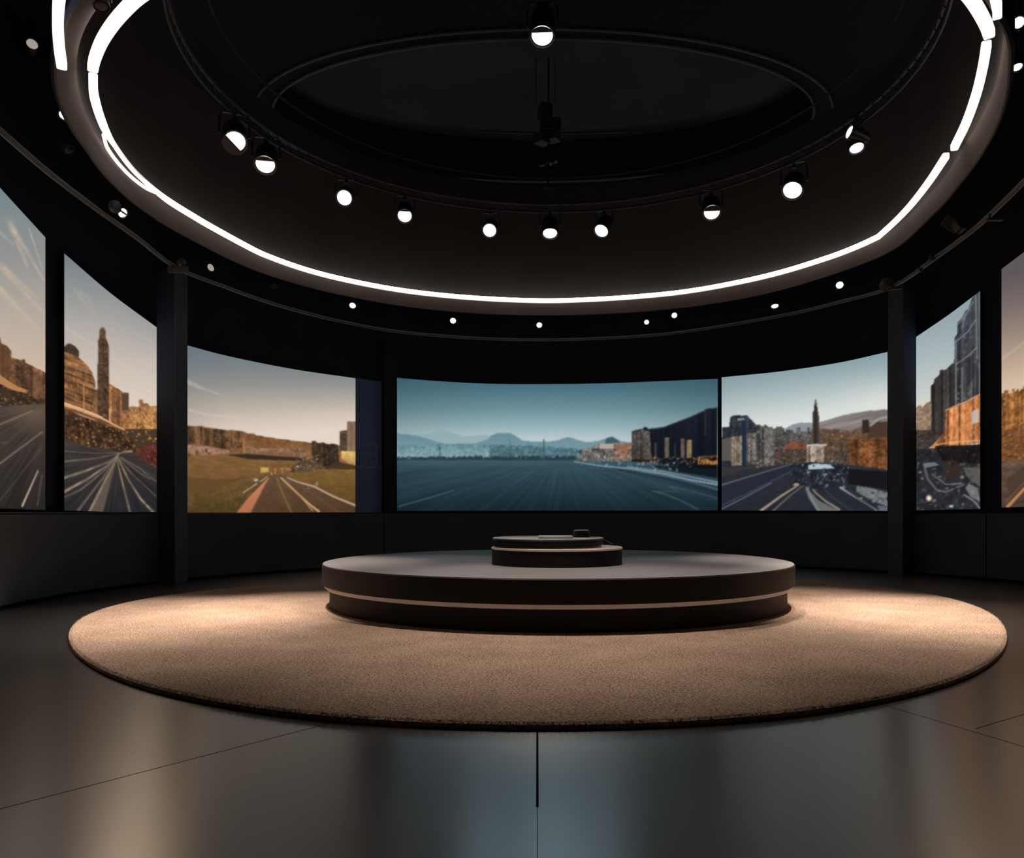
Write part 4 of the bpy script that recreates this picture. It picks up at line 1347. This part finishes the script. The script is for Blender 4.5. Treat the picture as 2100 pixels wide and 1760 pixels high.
def display(label, x0, x1, top, bot, paint, step=1.5, R=7.72, frame=True):
    """a curved display standing on the ledge of the wall; top/bot: (bearing, height reading) pairs"""
    nx = max(2, int(round((x1 - x0) / step)))
    xs = np.linspace(x0, x1, nx + 1)
    ytop = np.interp(xs, [a for a, b in top], [b for a, b in top])
    if len(top) > 2:
        q = spline(top, 8)
        ytop = np.interp(xs, q[:, 0], q[:, 1])
    ybot = np.interp(xs, [a for a, b in bot], [b for a, b in bot])
    ny = int(round((ybot - ytop).max() / step))
    tt = np.linspace(0, 1, ny + 1)
    X = np.repeat(xs[None, :], ny + 1, 0)
    Y = ytop[None, :] + (ybot - ytop)[None, :] * tt[:, None]
    d = np.array([hit(x, WC[0], WC[1], R) for x in xs])
    gx = (xs - X0) / F * d
    ztop = EYE + (Y0 - ytop) / F * d
    zbot = EYE + (Y0 - ybot) / F * d
    Z = ztop[None, :] + (zbot - ztop)[None, :] * tt[:, None]
    P = Pic(X, Y)
    paint(P)
    # soften, as a projected picture is
    K = P.c
    for ax in (0, 1, 0, 1):
        pad = np.concatenate([np.take(K, [0], ax), K, np.take(K, [-1], ax)], ax)
        n_ = K.shape[ax]
        K = .25 * np.take(pad, range(n_), ax) + .5 * np.take(pad, range(1, n_ + 1), ax) + .25 * np.take(pad, range(2, n_ + 2), ax)
    P.c = .2 * P.c + .8 * K
    P.c *= (1 + .03 * (rng.random(X.shape) - .5))[..., None]
    c = np.clip(P.c / 255.0, 0, 1)
    lin = np.where(c <= .04045, c / 12.92, ((c + .055) / 1.055) ** 2.4)
    # base of the thing: middle of its lower edge
    k = nx // 2
    base = (float(gx[k]), float(d[k]), float(zbot[k]))
    root = thing('display_screen', label, 'screen', base, None)
    V = np.stack([np.repeat(gx[None], ny + 1, 0) - base[0], np.repeat(d[None], ny + 1, 0) - base[1], Z - base[2]], -1).reshape(-1, 3)
    W = nx + 1
    i, j = np.meshgrid(np.arange(nx), np.arange(ny))
    a = (j * W + i).ravel()
    Fq = np.stack([a + W, a + W + 1, a + 1, a], -1)
    me = bpy.data.meshes.new('picture_panel')
    me.vertices.add(len(V)); me.vertices.foreach_set('co', V.ravel().astype(np.float32))
    me.loops.add(Fq.size); me.loops.foreach_set('vertex_index', Fq.ravel().astype(np.int32))
    me.polygons.add(len(Fq)); me.polygons.foreach_set('loop_start', (np.arange(len(Fq)) * 4).astype(np.int32))
    me.update(calc_edges=True)
    at_ = me.color_attributes.new('picture', 'FLOAT_COLOR', 'POINT')
    at_.data.foreach_set('color', np.concatenate([lin, np.ones(lin.shape[:2] + (1,))], -1).reshape(-1).astype(np.float32))
    me.materials.append(M_pic)
    o = bpy.data.objects.new('picture_panel', me)
    C.objects.link(o)
    o.parent = root
    # bezel: thin slab behind the picture, a little larger
    rings = []
    for kx in range(0, nx + 1, max(1, nx // 24)):
        u = np.array([gx[kx] - WC[0], d[kx] - WC[1]]); u /= np.linalg.norm(u)
        e = .012
        r0, r1 = R + .004, R + .05
        ring = []
        for r, z in ((r0, zbot[kx] - e * .3), (r0, ztop[kx] + e), (r1, ztop[kx] + e), (r1, zbot[kx] - e * .3), (r0, zbot[kx] - e * .3)):
            ring.append((WC[0] + u[0] * r - base[0], WC[1] + u[1] * r - base[1], z - base[2]))
        rings.append(ring)
    v, f = sweep(rings)
    f.append((0, 1, 2, 3)); q = (len(rings) - 1) * 5
    f.append((q + 3, q + 2, q + 1, q))
    obj('bezel', v, f, M_bezel, root)
    return root


display('tall cropped screen at far left showing an empty avenue under streaky clouds', -150, 93, [(-150, 205), (-70, 305), (0, 385), (93, 487)], [(-150, 1038), (0, 1043), (93, 1046)], paint_avenue)
display('tall screen left of the left post showing a city street tower and light trails', 132, 322, [(132, 520), (225, 600), (322, 672)], [(132, 1047), (322, 1053)], paint_street, 1.4)
display('wide screen right of the left post showing a road through golden fields', 382, 729, [(382, 708), (470, 731), (600, 757), (729, 776)], [(382, 1053), (729, 1052)], paint_field)
display('narrow unlit dark blue panel right of the golden fields picture', 730, 783, [(730, 776), (783, 783)], [(730, 1053), (783, 1053)], paint_blank, 1.6)
display('widest central screen showing a blue grey bay with distant mountains', 813, 1472, [(813, 775), (900, 782), (1000, 787), (1100, 788), (1250, 786), (1472, 777)], [(813, 1048), (1472, 1047)], paint_bay)
display('screen left of the right post showing a dusk city with a slim spire', 1480, 1820, [(1480, 774), (1600, 762), (1720, 744), (1820, 722)], [(1480, 1047), (1820, 1048)], paint_tower)
display('narrow tall screen right of the right post showing dark high rises and an orange block', 1879, 2010, [(1879, 691), (1945, 646), (2010, 597)], [(1879, 1047), (2010, 1044)], paint_plaza, 1.4)
display('cropped screen at the far right edge showing an orange street under a brown sky', 2054, 2270, [(2054, 552), (2100, 517), (2270, 388)], [(2054, 1041), (2270, 1034)], paint_dusk, 1.6)

# ------------------------------------------------------------------ lights


def spot(loc, target, power, angle, blend, col=(1, .82, .66), size=.12):
    l = bpy.data.lights.new('lamp_and_added_beam', 'SPOT')
    l.energy = power
    l.spot_size = math.radians(angle)
    l.spot_blend = blend
    l.color = col
    l.shadow_soft_size = size
    o = bpy.data.objects.new('lamp_and_added_beam', l)
    C.objects.link(o)
    o.location = loc
    o.rotation_euler = (Vector(target) - Vector(loc)).to_track_quat('-Z', 'Y').to_euler()
    return o


def lamp_pos(i, drop=.22):
    x, y, z = LENS[i]
    return (x, y - .1, z - drop)


spot(lamp_pos(1), (-2.9, 9.9, 0), 1250, 40, 1.0)
spot(lamp_pos(0), (-4.4, 8.8, 0), 1750, 50, 1.0)
spot(lamp_pos(9), (4.7, 9.0, 0), 2500, 50, 1.0)
spot(lamp_pos(8), (3.6, 10.6, 0), 850, 42, 1.0)
spot(lamp_pos(2), (-3.9, 7.4, 0), 1600, 38, 1.0)
spot(lamp_pos(7), (4.1, 7.5, 0), 1600, 38, 1.0)
spot(lamp_pos(4), (-1.6, 10.0, .5), 260, 40, 1.0, (1, .86, .76))
spot(lamp_pos(7), (2.0, 9.8, .5), 260, 40, 1.0, (1, .86, .76))
x, y, z = at(1112, 74, 8.5)
spot((x, y - .1, z - .25), (0.1, 7.35, 0), 1050, 60, 1.0, (1, .82, .67))

# added tinted beams that put reflection streaks on the open floor before the rug
for i, pw in ((4, 14), (5, 19), (6, 11)):
    spot(lamp_pos(i), (0.0, 2.3, 0), pw, 34, 1.0, (.55, .84, 1.0), .55)
for px, tx, pw, cl in ((252, -1.9, 62, (1, .70, .44)), (2086, 1.75, 110, (1, .66, .40))):
    x, y, z = OUTER_LENS[px]
    spot((x, y - .2, z - .25), (tx, 2.6, 0), pw, 34, 1.0, cl, .6)

w = bpy.data.worlds.new('World')
sc.world = w
w.use_nodes = True
w.node_tree.nodes['Background'].inputs['Color'].default_value = (0.4, 0.5, 0.7, 1)
w.node_tree.nodes['Background'].inputs['Strength'].default_value = 0.004

# ------------------------------------------------------------------ camera
cam = bpy.data.cameras.new('Camera')
co = bpy.data.objects.new('Camera', cam)
C.objects.link(co)
co.location = (0, 0, EYE)
co.rotation_euler = (math.radians(90), 0, 0)
cam.sensor_width = 36
cam.lens = 36 * F / 2100
cam.shift_x = -(X0 - 1050) / 2100
cam.shift_y = (Y0 - 880) / 2100
cam.clip_start = .05
cam.clip_end = 200
sc.camera = co

sc.view_settings.view_transform = 'Standard'
sc.view_settings.look = 'None'
sc.cycles.use_denoising = True
sc.cycles.max_bounces = 4
sc.cycles.use_light_tree = False
sc.cycles.sample_clamp_indirect = 6
